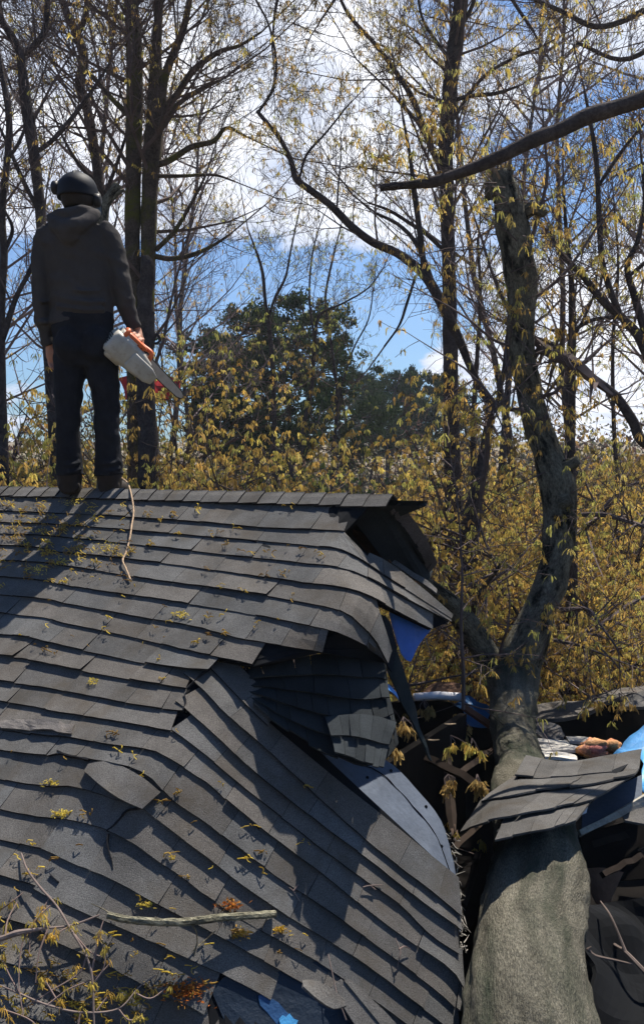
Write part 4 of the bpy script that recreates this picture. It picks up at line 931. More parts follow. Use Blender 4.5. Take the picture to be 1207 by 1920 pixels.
for i, (px, Y, sc, lb) in enumerate([(-30,17,1.15,'bare tree behind the thin dark bent tree'),(130,17,1.1,'bare tree behind the helmet'),(395,24,.95,'bare tree above the left pine'),(-90,22,1.3,'bare tree at the far left edge'),
                                     (905,20,1.15,'bare tree right of the tall straight tree'),(985,23,1.2,'bare tree behind the standing broken limb'),
                                     (1130,22,1.2,'bare tree in the upper right with pale twigs'),(1200,18,1.05,'bare tree at the right edge of the photo'),(1270,21,1.2,'bare tree just outside the right edge'),(270,30,1.35,'distant bare tree behind the twin stems')]):
    p = P(px, 900, Y); root = empty('bare_tree', (p.x, p.y, gz(p.x, p.y)), lb, 'tree', 'bare trees in the background')
    for nm, me in bp_[i % 3]: c = bpy.data.objects.new(nm, me); COL.objects.link(c); c.parent = root
    root.rotation_euler = (0, 0, rb0.random()*6.28); root.scale = (sc, sc, sc)
# broken grey snag beside the helmet
mb = MB(); limb_from_px(mb, [(200,700,30),(200,560,28),(196,450,26),(192,400,24),(205,370,20),(222,345,17)], 8.4, 10, .3, bs=9.); limb_from_px(mb, [(206,378,11),(222,362,9),(234,356,6)], 8.4, 7, .3, bs=9.)
limb_from_px(mb, [(200,1350,50),(202,900,40),(200,700,30)], 8.4, 10, .3, bs=9.)
tag(mb.build('broken_snag', M['bark'], smooth=True), 'broken grey snag with a cut top right behind the helmet', 'tree')
mb = MB(); limb_from_px(mb, [(285,1250,44),(280,900,38),(272,700,34),(276,620,30),(274,560,30),(276,500,26),(272,480,14)], 9.6, 10, .35, bs=8.)
limb_from_px(mb, [(286,630,9),(296,628,5),(300,637,5),(294,644,5),(284,642,6)], 9.6, 7, .1); limb_from_px(mb, [(284,590,9),(290,586,5)], 9.6, 7, .1)
tag(mb.build('broken_snag', M['bark_dark'], smooth=True), 'black charred stump standing beside the right arm of the man', 'tree')

# ------------------------------------------------------------------ the man on the ridge
MY = 5.40
def q(x, y, d=0.): return P(x, y, MY+d)
pxm = F/MY
def remeshed(name, prim, mat, parent, vox=.01, smooth_it=2, label=None):
    o = prim.build(name, mat); mod = o.modifiers.new('r', 'REMESH'); mod.mode = 'VOXEL'; mod.voxel_size = vox
    m2 = o.modifiers.new('s', 'SMOOTH'); m2.iterations = smooth_it; m2.factor = .5
    dg = bpy.context.evaluated_depsgraph_get(); me = bpy.data.meshes.new_from_object(o.evaluated_get(dg)); me.name = name
    mt = o.data.materials[0]; bpy.data.objects.remove(o)
    if not me.materials: me.materials.append(mt)
    if 'tint' not in me.color_attributes:
        ca = me.color_attributes.new('tint', 'FLOAT_COLOR', 'CORNER'); ca.data.foreach_set('color', [1.]*4*len(me.loops))
    if name in ('hoodie', 'jeans', 'boot'):
        amp = {'hoodie': .012, 'jeans': .011, 'boot': .004}[name]
        for v in me.vertices:
            p = v.co; k_ = mnoise.noise(Vector((p.x*5+p.z*3, p.y*5, p.z*15-abs(p.x)*4)))*amp+mnoise.noise(Vector((p.x*14, p.y*14, p.z*26+p.x*9)))*amp*.45
            v.co = p+v.normal*(k_-amp*.2)
    me.polygons.foreach_set('use_smooth', [True]*len(me.polygons))
    c = bpy.data.objects.new(name, me); COL.objects.link(c); c.parent = parent; c.location = -parent.location
    if label: c['label'] = label
    return c
def chain(mb, pts, n=5, sides=14, flat=None):
    """pts: (x, y, d, radius px)"""
    c = catmull([q(a, b, d) for a, b, d, _ in pts], n) if len(pts) > 2 else [q(*p[:3]) for p in pts]
    rr = catr([p[3]/pxm for p in pts], n) if len(pts) > 2 else [p[3]/pxm for p in pts]
    tube(mb, c, rr, sides, (1, 1, 1), True, 0, 3, flat)
man = empty('person', q(168, 922), 'person in hoodie, dark jeans and helmet standing on the roof ridge, seen from behind', 'person')
b = MB()
chain(b, [(152,660,0,38),(153,600,0,44),(152,540,0,44),(147,490,0,46),(144,450,0,38),(145,418,0,22),(146,392,.01,18),(146,372,.02,18)], flat=(1, .62))
ball(b, q(147, 362, .03), .078, .098, .115)
ball(b, q(147, 372, .115), .02, .03, .03); ball(b, q(148, 384, .10), .035, .03, .03)      # nose and chin turned away
for sx_ in (-1, 1): ball(b, q(147+sx_*25, 366, .02), .012, .02, .032)
chain(b, [(92,455,0,12),(78,520,.0,11),(80,590,.02,11),(92,640,.05,8),(96,655,.05,8)]); chain(b, [(196,455,0,13),(226,520,0,12),(243,580,.02,11),(254,612,.05,8.5),(258,622,.06,9)])
chain(b, [(132,665,0,28),(128,700,0,24),(129,770,-.01,18),(130,840,0,15),(131,905,.02,13)]); chain(b, [(186,665,0,28),(194,700,0,24),(199,770,-.01,18),(202,840,0,15),(205,905,.02,13)])
ball(b, q(131, 914, .10), .04, .12, .035); ball(b, q(209, 914, .08), .05, .11, .035)
# left hand relaxed: palm, four fingers, thumb
chain(b, [(94,650,.05,9),(98,664,.05,12),(101,676,.06,11)], flat=(1, .5))
for k, (dx, l) in enumerate([(-9, 17), (-3, 21), (3, 22), (8, 19)]):
    chain(b, [(101+dx,676,.06,3.2),(103+dx,676+l*.5,.05,3.),(106+dx*.9,676+l*.85,.02,2.6)], 3, 8)
chain(b, [(104,660,.03,3.6),(112,670,.0,3.2),(113,680,-.01,2.8)], 3, 8)
# right hand closed round the handle of the saw
chain(b, [(257,618,.06,9),(256,630,.04,12),(252,640,.02,11)], flat=(1, .6))
for k in range(4):
    x = 240+k*7; y = 622+k*6
    chain(b, [(x+8,y-4,.02,3.2),(x+3,y-2,-.03,3.2),(x-1,y+7,-.04,3.),(x+3,y+13,-.01,2.7)], 3, 8)
chain(b, [(262,626,.05,3.6),(268,636,.06,3.3),(266,646,.04,3.)], 3, 8)
remeshed('body', b, M['skin'], man, .0065, 1)
h = MB()
chain(h, [(154,612,0,57),(154,597,0,59),(155,582,0,57),(154,560,0,59),(153,520,0,61),(149,480,0,65),(144,448,0,66),(143,430,0,56),(144,412,0,36),(146,402,0,28)], 5, 24, (1, .58))
chain(h, [(98,436,0,24),(83,452,0,20),(77,490,0,18),(76,540,.0,17),(80,590,.02,16),(88,630,.04,14),(93,648,.05,13)]); chain(h, [(186,432,0,26),(203,450,0,25),(218,495,0,22),(230,545,0,20),(243,590,.03,17),(254,617,.05,14)])
for y, rr in ((612, 58), (606, 59.5)): chain(h, [(154,y,0,rr),(154,y-7,0,rr)], 5, 24, (1, .6))
# folds
for (x0, y0, x1, y1, d, w_) in [(110,560,200,566,-.118,5),(104,574,196,580,-.12,5),(118,540,190,545,-.118,4),(215,520,236,515,-.05,4),(70,560,90,566,-.05,4),(72,600,92,604,-.04,4),(228,560,250,556,-.04,4)]:
    chain(h, [(x0,y0,d+.04,w_),((x0+x1)/2,(y0+y1)/2+3,d,w_),(x1,y1,d+.04,w_)], 4, 8)
chain(h, [(97,410,-.02,11),(106,420,-.09,14),(128,428,-.13,17),(152,420,-.14,15),(172,408,-.09,12),(182,400,-.02,9)], 5, 14); chain(h, [(100,408,-.0,10),(120,402,-.10,12),(148,398,-.11,12),(175,398,-.03,9)], 5, 12)
chain(h, [(112,432,-.11,12),(130,446,-.13,14),(146,442,-.13,8)], 5, 12)
remeshed('hoodie', h, M['hoodie'], man, .009, 2, 'grey brown hooded sweatshirt with the hood down')
j = MB()
chain(j, [(155,585,0,56),(156,605,0,58),(157,640,0,58),(158,668,0,56),(159,690,0,50)], 5, 24, (1, .62))
ball(j, q(132, 648, -.07), .095, .09, .12); ball(j, q(182, 648, -.07), .095, .09, .12)
chain(j, [(133,660,0,32),(130,700,0,30),(129,740,-.01,27),(128,780,-.01,24),(129,830,.0,24),(131,875,.02,26),(132,893,.02,28)]); chain(j, [(184,660,0,34),(193,700,0,31),(198,740,-.01,27),(200,780,-.01,24),(202,830,0,24),(204,875,.02,27),(205,893,.02,29)])
for x, y, rx in [(129,760,24),(130,788,22),(131,868,26),(132,882,27),(199,755,25),(200,782,22),(204,866,26),(205,880,28)]:
    chain(j, [(x-rx*.8,y,-.02,4),(x,y+4,-.07,5),(x+rx*.8,y-2,-.02,4)], 4, 8)
remeshed('jeans', j, M['jeans'], man, .009, 2, 'dark blue work jeans')
for x, tx, lab in ((131, 132, 0), (206, 220, 1)):
    bt = MB(); chain(bt, [(x,880,.02,25),(x,900,.02,24),(x,912,.03,22)]); chain(bt, [(x-2,911,-.04,20),(x+2,912,.06,22),(tx,914,.16,21),(tx+6,917,.24,15)], 5, 14, (.75, 1.0)); 
    remeshed('boot', bt, M['boot'], man, .009, 2)
hm = MB(); c0 = q(146, 360, .02); vs = []; fs = []; nn = 24
for jn in range(13):
    a = math.pi*.5*jn/12*1.28
    for i in range(nn):
        bb = 2*math.pi*i/nn; fx = 1+.04*math.cos(2*bb); rad = math.sin(min(a, math.pi/2))
        if jn == 12: rad *= 1.015
        vs.append((c0.x+.114*rad*math.cos(bb)*fx, c0.y+.142*rad*math.sin(bb), c0.z+.110*math.cos(a)+.004))
for jn in range(12):
    for i in range(nn): k = (i+1) % nn; fs.append((jn*nn+i, (jn+1)*nn+i, (jn+1)*nn+k, jn*nn+k))
hm.add(vs, fs)
tube(hm, [Vector((c0.x, c0.y-.135+.0, c0.z+.01)), Vector((c0.x, c0.y-.08, c0.z+.09)), Vector((c0.x, c0.y+.02, c0.z+.128))], [.012, .012, .01], 8)
o_ = hm.build('helmet', M['helmet'], man, True); md = o_.modifiers.new('t', 'SOLIDIFY'); md.thickness = .006
hr = MB(); chain(hr, [(146,362,-.005,30),(146,378,-.01,30),(146,392,-.012,24)], 5, 18, (1, .98)); remeshed('hair', hr, M['hair'], man, .009, 2)
for (x, y, d) in ((104,352,0), (183,376,.0)):
    em = MB(); c = q(x, y, d); sg = -1 if x < 146 else 1
    tube(em, [c-Vector((sg*.022, 0, 0)), c-Vector((sg*.01, 0, 0)), c+Vector((sg*.012, 0, .0)), c+Vector((sg*.022, 0, 0))], [.034, .042, .040, .026], 14)
    tube(em, [c, c+Vector((-sg*.03, 0, .05))], .006, 6); em.build('earmuff', M['black_plastic'], man, True)
vz = MB(); sheet(vz, [(176,352,.15+MY),(186,362,.12+MY),(190,372,.08+MY)], [(180,392,.2+MY),(188,400,.14+MY),(191,404,.1+MY)], 6, 4, .004); vz.build('visor', M['black_plastic'], man)

# chainsaw held in the right hand
saw = empty('chainsaw', q(250, 660), 'dirty white and orange chainsaw hanging from the right hand of the man', 'chainsaw')
def rbox(mb, c, ax, ay, az, lx, prof):
    """loft of rounded rectangles along ax; prof: (t, half width along ay, half height along az, shift az)"""
    vs = []; n_ = 20
    for t, w_, h_, sh in prof:
        for i in range(n_):
            a = 2*math.pi*i/n_; ca, sa = math.cos(a), math.sin(a); e = .45
            vs.append(c+ax*lx*t+ay*w_*math.copysign(abs(ca)**e, ca)+az*(h_*math.copysign(abs(sa)**e, sa)+sh))
    m_ = len(prof); fs = [(j*n_+i, j*n_+(i+1) % n_, (j+1)*n_+(i+1) % n_, (j+1)*n_+i) for j in range(m_-1) for i in range(n_)]
    fs += [tuple(range(n_-1, -1, -1)), tuple((m_-1)*n_+i for i in range(n_))]
    mb.add(vs, fs)
A = Vector((.62, .50, -.60)).normalized(); Bz = (Vector((.55, -.1, .8))-A*A.dot(Vector((.55, -.1, .8)))).normalized(); Cy = A.cross(Bz)
c = q(240, 664, -.04)
m_ = MB(); rbox(m_, c, A, Cy, Bz, .15, [(-1.0,.055,.05,0),(-.93,.075,.072,0),(-.3,.082,.082,0),(.4,.08,.075,0),(.9,.07,.06,-.005),(1.0,.05,.045,-.01)]); m_.build('engine_housing', M['saw_white'], saw, True)
m_ = MB()
for k in range(6): cc = c+A*(-.09+.028*k)+Bz*.083; tube(m_, [cc-Cy*.05, cc+Cy*.05], .004, 6)
for k in range(5): cc = c-A*.152+Bz*(-.03+.015*k); tube(m_, [cc-Cy*.04, cc+Cy*.04], .004, 6)
m_.build('cooling_vents', M['black_plastic'], saw)
m_ = MB(); rbox(m_, c+A*.10+Cy*.075-Bz*.01, A, Cy, Bz, .10, [(-1,.014,.04,0),(-.9,.02,.055,0),(.5,.022,.05,0),(1,.012,.03,0)]); m_.build('clutch_cover', M['saw_white'], saw, True)
m_ = MB(); rbox(m_, c-A*.06+Bz*.0-Cy*.02, A, Cy, Bz, .06, [(-1,.06,.095,0),(-.8,.085,.098,0),(.8,.086,.097,0),(1,.06,.092,0)]); m_.build('starter_cover', M['saw_white'], saw, True)
m_ = MB(); b0 = q(268, 670, .06)
e0 = q(343, 746, .34); ad = (e0-b0).normalized(); wv = (Bz-ad*ad.dot(Bz)).normalized(); nv_ = ad.cross(wv); Lb = (e0-b0).length; vs = []
outl = [(0, -.030), (Lb*.1, -.031), (Lb*.6, -.028), (Lb*.9, -.022), (Lb*.97, -.013), (Lb, 0), (Lb*.97, .013), (Lb*.9, .022), (Lb*.6, .028), (Lb*.1, .031), (0, .030)]
for s_ in (-.003, .003): vs += [b0+ad*t+wv*w_+nv_*s_ for t, w_ in outl]
k = len(outl); m_.add(vs, [tuple(range(k)), tuple(range(2*k-1, k-1, -1))]+[(i, (i+1) % k, k+(i+1) % k, k+i) for i in range(k)]); m_.build('guide_bar', M['steel'], saw)
m_ = MB(); tube(m_, [b0+ad*t+wv*w_*1.06 for t, w_ in outl], .0045, 5, (1, 1, 1), True); m_.build('saw_chain', M['black_plastic'], saw)
m_ = MB(); hp2 = [c-A*.10+Bz*.05+Cy*.05, c-A*.10+Bz*.11+Cy*.03, q(236, 620, 0), q(252, 628, 0), q(268, 648, .02), c+A*.10+Bz*.10, c+A*.12+Bz*.05]; tube(m_, catmull(hp2, 5), .014, 9); m_.build('top_handle', M['saw_orange'], saw, True)
m_ = MB(); rbox(m_, c-A*.02+Bz*.09, A, Cy, Bz, .08, [(-1,.03,.012,0),(-.7,.05,.02,0),(.7,.05,.018,0),(1,.03,.01,0)]); m_.build('top_cover', M['saw_orange'], saw, True)

# ------------------------------------------------------------------ things lying on the roof
mb = MB(); rp = [surf_point(SU, x, y, h_)[0] for x, y, h_ in [(215,921,.03),(232,928,.05),(252,938,.035),(254,965,.022),(251,990,.024),(247,1015,.022),(240,1040,.02),(234,1056,.022),(240,1072,.02),(248,1092,.018)]]
rp = [q(228, 896, .02), q(240, 907, -.03)]+[Vector(v) for v in rp[2:]]
tube(mb, catmull(rp, 7), .0048, 7, (1, 1, 1), True, .35, 60)
tag(mb.build('rope', M['rope'], smooth=True), 'frayed pinkish rope trailing down the shingles from the right boot of the man', 'rope')
def roof_twig(name, label, pts, sub, ck_n, seed, csz=.05, group=None, mat='twig'):
    r = random.Random(seed); root = None
    Pp = [Vector(surf_point(SL if y > 1260 else SU, x, y, h_)[0]) for x, y, w_, h_ in pts]; rr = [(w_ if w_ > 10 else w_*.62)/2/F*(Pp[i].y) for i, (x, y, w_, h_) in enumerate(pts)]
    root = empty(name, Pp[0], label, 'twig', group); a = MB(); ck = MB(); tips = []
    P3 = catmull(Pp, 6); r3 = catr(rr, 6); tube(a, P3, r3, 8, (1.6, 1.6, 1.5), True, .25, 30)
    for sp in sub:
        sq = [Vector(surf_point(SL if y > 1260 else SU, x, y, h_)[0]) for x, y, h_ in sp]; c3 = catmull(sq, 5)
        tube(a, c3, [.0035*(1-.6*i/len(c3)) for i in range(len(c3))], 5, (1.6, 1.5, 1.4)); tips += [(c3[-1], 0), (c3[len(c3)//2], 0)]
        for _ in range(3): tips.append((c3[r.randrange(len(c3))], 0))
        tips += [(t_[0]+Vector((r.gauss(0, .012), r.gauss(0, .012), 0)), 0) for t_ in tips[-3:]]
    a.build('stem', M[mat], root)
    for p, _ in tips[:]:
        if r.random() < ck_n: catkins(ck, p+Vector((r.gauss(0, .01), r.gauss(0, .01), .01)), r, csz*.6, r.randint(8, 14), .0019, ((1.1, 1.1, .8), (.9, .9, .7), (1.1, .9, .6)))
    if ck.f: ck.build('catkins', M['catkin'], root)
    return root
roof_twig('fallen_branch', 'lichen grey stick lying across the shingles in the lower left', [(205,1722,14,.05),(240,1731,15,.07),(300,1737,15,.09),(350,1735,15,.09),(400,1726,15,.07),(450,1721,15,.05),(512,1715,14,.025)],
    [[(350,1738,.08),(362,1752,.05),(366,1775,.02),(352,1790,.012)], [(370,1775,.02),(385,1762,.02),(398,1748,.05)], [(366,1770,.03),(360,1800,.014)], [(215,1725,.05),(200,1712,.04),(175,1700,.04)]], .0, 51, mat='bark')
roof_twig('fallen_branch', 'greenish stick entering from the left edge with hanging yellow catkins', [(-60,1790,14,.05),(0,1777,13,.06),(45,1764,12,.07),(90,1754,9,.07),(140,1744,7,.06),(190,1722,6,.05)],
    [[(90,1755,.07),(102,1742,.08),(95,1732,.09)], [(60,1762,.07),(48,1790,.06),(40,1850,.05),(45,1910,.04)], [(100,1750,.07),(80,1800,.07),(70,1850,.05)], [(140,1745,.06),(120,1760,.08),(112,1775,.08)], [(20,1772,.06),(25,1740,.06),(40,1700,.04)], [(0,1715,.02),(30,1700,.04),(50,1680,.03)]], .42, 52, .055)
roof_twig('fallen_twig', 'long thin twig crossing the lower left shingles from top to bottom', [(45,1605,5,.02),(60,1640,6,.04),(85,1675,7,.05),(115,1710,7,.06),(140,1755,7,.07),(165,1800,7,.07),(174,1840,7,.06),(174,1900,7,.05),(175,1990,7,.04)],
    [[(100,1695,.05),(80,1730,.05),(55,1770,.05)], [(110,1700,.05),(70,1745,.06),(62,1800,.06)], [(165,1800,.07),(150,1830,.06),(95,1865,.05),(40,1900,.03)], [(172,1830,.06),(190,1760,.08),(198,1735,.08)], [(174,1850,.06),(195,1820,.07),(200,1790,.08)], [(140,1755,.07),(170,1790,.07),(195,1800,.07)]], .35, 53, .05)
roof_twig('fallen_twig', 'tangle of fine twigs with yellow catkins in the bottom left corner', [(0,1850,5,.02),(40,1870,6,.04),(90,1890,6,.05),(150,1900,6,.05),(220,1890,5,.05),(260,1850,4,.04),(290,1830,3,.03)],
    [[(90,1890,.05),(130,1860,.06),(180,1835,.05),(215,1800,.04)], [(150,1900,.05),(140,1940,.05)], [(220,1890,.05),(240,1910,.05),(270,1900,.04)], [(40,1870,.04),(20,1830,.04),(10,1800,.03)], [(10,1900,.04),(60,1920,.04),(90,1960,.03)], [(250,1860,.04),(280,1870,.05),(310,1850,.04)], [(110,1885,.05),(90,1850,.06)], [(180,1895,.05),(200,1870,.05)]], .5, 54, .05)
roof_twig('fallen_twig', 'small forked twig lying near the middle of the lower shingles', [(540,1560+105,3,.012),(548,1672,3,.014),(560,1690,3,.012)], [[(548,1672,.014),(556,1660,.02)]], 0, 55)
roof_twig('fallen_twig', 'curled pale twig lying on the lower right shingles', [(735,1760,3,.03),(742,1785,4,.04),(740,1800,4,.04),(738,1830,3,.02)], [[(740,1782,.04),(752,1776,.03),(765,1780,.02)]], 0, 56)
roof_twig('fallen_twig', 'straight thin twig standing over the lower hole in the roof', [(610,1790,3,.03),(615,1830,4,.05),(622,1870,5,.06),(640,1915,5,.05)], [], 0, 57)
roof_twig('fallen_twig', 'thin curved twig on the shingles beside the trunk', [(676,1665,3,.02),(690,1662,4,.02),(712,1661,3,.02)], [[(690,1662,.02),(700,1670,.02)]], 0, 58)
# loose catkins and leaf litter scattered on the shingles
lt = MB(); r = random.Random(77)
def strand(x, y, l, c):
    sf = SU if y < 1260 else SL; a = r.random()*6.28; dx, dy = math.cos(a)*l, math.sin(a)*l*.6; w_ = r.uniform(.0015, .003)
    pts = [Vector(surf_point(sf, x+dx*t+math.sin(t*6+a)*l*.15, y+dy*t, .020+.01*math.sin(t*3.1))[0]) for t in (0, .35, .7, 1)]
    tube(lt, pts, w_, 3, c, False)
for i in range(400):
    u = r.random()
    if u < .42: x = r.uniform(-10, 300)*r.uniform(.4, 1); y = r.gauss(1010, 50); 
    elif u < .62: x = r.gauss(170, 90); y = r.gauss(1860, 40)
    else: x = r.uniform(0, 640); y = r.uniform(950, 1240) if r.random() < .5 else r.uniform(1250, 1900)
    if y < 945 or y > 1990 or (x > 600 and y > 1150) or (x > 420 and 1200 < y < 1450) or inpoly(x, y, hole): continue
    c = r.choice(((1.1, 1.1, .7), (.9, .85, .6), (.7, .6, .5), (.5, .4, .4)))
    for k in range(r.choice((1, 1, 2, 3, 5)) if y > 1100 else r.choice((1, 3, 6))): strand(x+r.gauss(0, 4), y+r.gauss(0, 2), r.uniform(4, 14) if y < 1300 else r.uniform(6, 20), c)
tag(lt.build('leaf_litter', M['catkin']), 'yellow catkin strands and bits scattered over the shingles', 'litter', None, 'stuff')
def clump(name, label, x, y, n_, sx_, cs, seed):
    r = random.Random(seed); mb = MB()
    for i in range(n_):
        px, py = x+r.gauss(0, sx_), y+r.gauss(0, sx_*.5); sf = SU if py < 1260 else SL; p = Vector(surf_point(sf, px, py, .02)[0]); c = r.choice(cs); v = r.uniform(.6, 1.3)
        d = Vector((r.gauss(0, 1), r.gauss(0, 1), r.uniform(-.1, .35))).normalized()*r.uniform(.006, .022); s_ = perp(d.normalized(), r)*r.uniform(.001, .004)
        mb.add([p-s_, p+s_, p+d*.6+s_+Vector((0, 0, .004)), p+d], [(0, 1, 2, 3)], tuple(v*k for k in c))
    tag(mb.build(name, M['catkin']), label, 'litter')
YC = ((1.1, 1.1, .7), (.9, .9, .6)); RC = ((.9, .35, .25), (.6, .3, .3), (1, .6, .4))
clump('catkin_clump', 'clump of yellow catkins on the shingles left of the rope', 118, 1058, 60, 8, YC, 1); clump('catkin_clump', 'clump of yellow catkins high on the roof between the two leg shadows', 140, 945, 50, 9, YC, 2)
clump('catkin_clump', 'yellow clump beside the lower end of the rope', 200, 1030, 70, 14, YC, 3); clump('catkin_clump', 'small green yellow clump in the middle of the shingles', 345, 1158, 50, 7, YC, 4)
clump('catkin_clump', 'yellow clump at the left edge beside the wide shadow', 70, 1075, 50, 8, YC, 5); clump('leaf_clump', 'reddish brown heap of dead leaves near the bottom of the roof', 345, 1858, 260, 20, RC, 6)
clump('leaf_clump', 'small reddish leaf heap above the lichen grey stick', 432, 1700, 110, 10, RC+((.3, .2, .2),), 7); clump('catkin_clump', 'yellow clump below the lifted torn shingle', 117, 1530, 60, 8, YC, 8)
clump('catkin_clump', 'green yellow clump left of the lifted torn shingle', 100, 1472, 45, 7, YC, 9); clump('catkin_clump', 'curled yellow catkin near the end of the long dark course line', 270, 1698, 40, 7, YC, 10)
clump('catkin_clump', 'orange yellow clump below the end of the lichen grey stick', 450, 1752, 80, 8, ((1.1, .8, .5), (1, .9, .6)), 11); clump('catkin_clump', 'yellow clump right of the stick end', 525, 1745, 60, 6, ((1.1, .9, .3), (.6, .5, .3)), 12)
clump('catkin_clump', 'clump of catkins on the upper left shingles', 178, 1283, 40, 6, YC, 13); clump('catkin_clump', 'bright yellow clump at the bottom edge left of the leaf heap', 240, 1870, 120, 14, YC, 14)
# thin twigs in the bottom right corner
r = random.Random(4); tw = MB(); root = empty('fallen_twig', P(1180, 1800, 3.6), 'thin bare twigs curving over the dark bottom right corner', 'twig', None)
for pts in [[(1092,1690,4,3.9),(1115,1735,5,3.8),(1150,1770,6,3.7),(1172,1785,7,3.6),(1215,1830,9,3.5),(1280,1900,10,3.4)], [(1125,1690,3,3.8),(1145,1720,4,3.7),(1172,1785,6,3.6)], [(1100,1780,7,3.6),(1115,1792,6,3.6),(1150,1800,5,3.6),(1185,1808,4,3.55)], [(1100,1780,5,3.6),(1108,1775,3,3.6)]]:
    limb_from_px(tw, pts, 3.6, 6, .2, 0, (1.1, 1.1, 1))
tw.build('stem', M['twig'], root)
# catkin sprays hanging in the dark hole
for i, (x, y, Y, n_, lb) in enumerate([(800,1338,6.3,30,'pale catkin spray hanging in front of the white gutter'),(762,1370,5.2,26,'small grey catkin spray at the edge of the dark hole'),(850,1405,5.6,22,'yellow catkin spray hanging in the middle of the hole'),(890,1410,5.4,18,'orange catkin spray close to the trunk'),(738,1410,4.4,22,'dry leaf spray at the tip of the hanging shingle sheet'),(870,1375,6.2,40,'brown leaf spray above the orange catkins'),(1115,1330,6.9,30,'yellow spray hanging from the collapsed roof edge'),(1165,1325,6.8,20,'thin spray below the collapsed roof curl'),(845,1478,5.0,34,'pale leaf spray low in the hole left of the shingle slab'),(900,1478,4.75,34,'pale spray hugging the trunk just above the left tip of the slab')]):
    root = empty('leafy_twig', P(x, y-30, Y), lb, 'twig'); a = MB(); ck = MB(); r = random.Random(i)
    top = P(x-6, y-26, Y+.05)
    for k in range(max(3, n_//6)):
        e = P(x+r.gauss(0, 12), y+r.uniform(-10, 12), Y); tube(a, [top, top.lerp(e, .5)+Vector((r.gauss(0, .01), 0, .01)), e], [.004, .003, .002], 4)
        for m2 in range(3): catkins(ck, e.lerp(top, r.random()*.4), r, .06, 7, .006, YEL if i in (2, 3, 6) else ((.9, .8, 1), (.7, .6, .7)))
    a.build('stem', M['twig'], root); ck.build('catkins', M['catkin'], root)

# --- oak brush with yellow brown catkins
def brush_mesh(seed, n_tips, w, h, cols, size=.046, cw=.0048, cn=(8, 12)):
    r = random.Random(seed); tr = MB(); br = MB(); ck = MB(); tips = []
    for k in range(r.randint(3, 5)):
        a = r.random()*6.28; d = Vector((math.cos(a)*.4, math.sin(a)*.4, 1)); L_ = h*r.uniform(.55, .85)
        pts = [Vector((0, 0, -.2))]; dd = d.normalized()
        for i in range(6): dd = (dd+perp(dd, r)*.25).normalized(); pts.append(pts[-1]+dd*L_/6)
        tube(tr, pts, [.05*(1-.12*i) for i in range(7)], 6)
        for c in range(22):
            f = r.uniform(.8, 5.9); i = int(f); q = pts[i].lerp(pts[i+1], f-i)
            grow(br, q, perp(dd, r)+Vector((0, 0, r.uniform(-.1, .6))), w*r.uniform(.25, .6), .014, 2, r, tips, .02, (3, 5), minr=.004)
    r.shuffle(tips); cnt = 0
    for p, d in tips[:n_tips]:
        catkins(ck, p+Vector((r.gauss(0, .06), r.gauss(0, .06), r.gauss(0, .06))), r, size*r.uniform(.7, 1.3), r.randint(*cn), cw, cols)
    return [(tr, 'trunk', M['bark_dark'], True), (br, 'branches', M['twig'], False), (ck, 'catkins', M['catkin'], False)]
protos = [brush_mesh(s_, nn, ww, hh, cc) for s_, nn, ww, hh, cc in [(1, 6500, 2.2, 5.4, YEL), (2, 6500, 2.4, 4.8, YEL), (3, 5600, 2.0, 5.8, YEL+BRN)]]
pm = []
for pr in protos:
    ms = []
    for mbx, nm, mt, sm in pr:
        o = mbx.build(nm, mt, None, sm); ms.append((nm, o.data)); bpy.data.objects.remove(o)
    pm.append(ms)
def put_brush(k, px, Y, rot, sc, label, group, zs=1., z=0):
    p = P(px, 900, Y); root = empty('oak_brush', (p.x, p.y, gz(p.x, p.y)+z), label, 'bush', group)
    for nm, me in pm[k]:
        c = bpy.data.objects.new(nm, me); COL.objects.link(c); c.parent = root
    root.rotation_euler = (0, 0, rot); root.scale = (sc, sc, sc*zs)
G1 = 'yellow flowering brush behind the wreckage'; G2 = 'yellow flowering brush behind the ridge'
spots = [(770,10.5,1.02,'yellow flowering brush right behind the torn ridge end',0),(860,10.2,.88,'yellow brush in the fork of the fallen tree',1),(930,10.8,1.0,'brown tinged brush left of the standing limb',2),(1010,10.,.86,'yellow brush filling the gap behind the standing limb',1),(1090,10.4,.95,'dense golden brush right of the standing limb',0),(1180,10.2,.92,'golden brush at the right edge above the wreckage',1),
         (1260,10.8,1.,'brush half outside the right edge of the photo',2),(810,12.5,1.1,'second row brush behind the torn ridge end',1),(900,13,1.1,'second row brush between the dark trunk and the limb',0),(1000,13.5,1.1,'second row brush straight behind the limb',2),(1120,13,1.08,'second row brush right of the small straight tree',1),(1210,13.4,1.15,'second row brush at the right edge',0),
         (740,14.5,1.15,'far brown brush just left of the tall straight tree',2),(1060,15.5,1.2,'far brush behind the small straight tree',0),(960,9.4,.70,'low brush hugging the left side of the fallen limb',1),(1140,9.2,.68,'low golden brush above the collapsed roof edge',0),(1050,9.1,.62,'low brush between limb and collapsed roof',2),(860,9.0,.62,'low brush seen over the white gutter',1),(1220,9.3,.7,'low brush touching the blue tarp corner',2)]
rb = random.Random(3)
for px, Y, sc, lb, k in spots: put_brush(k, px, Y, rb.random()*6.28, sc*1.18, lb, G1, 1.)
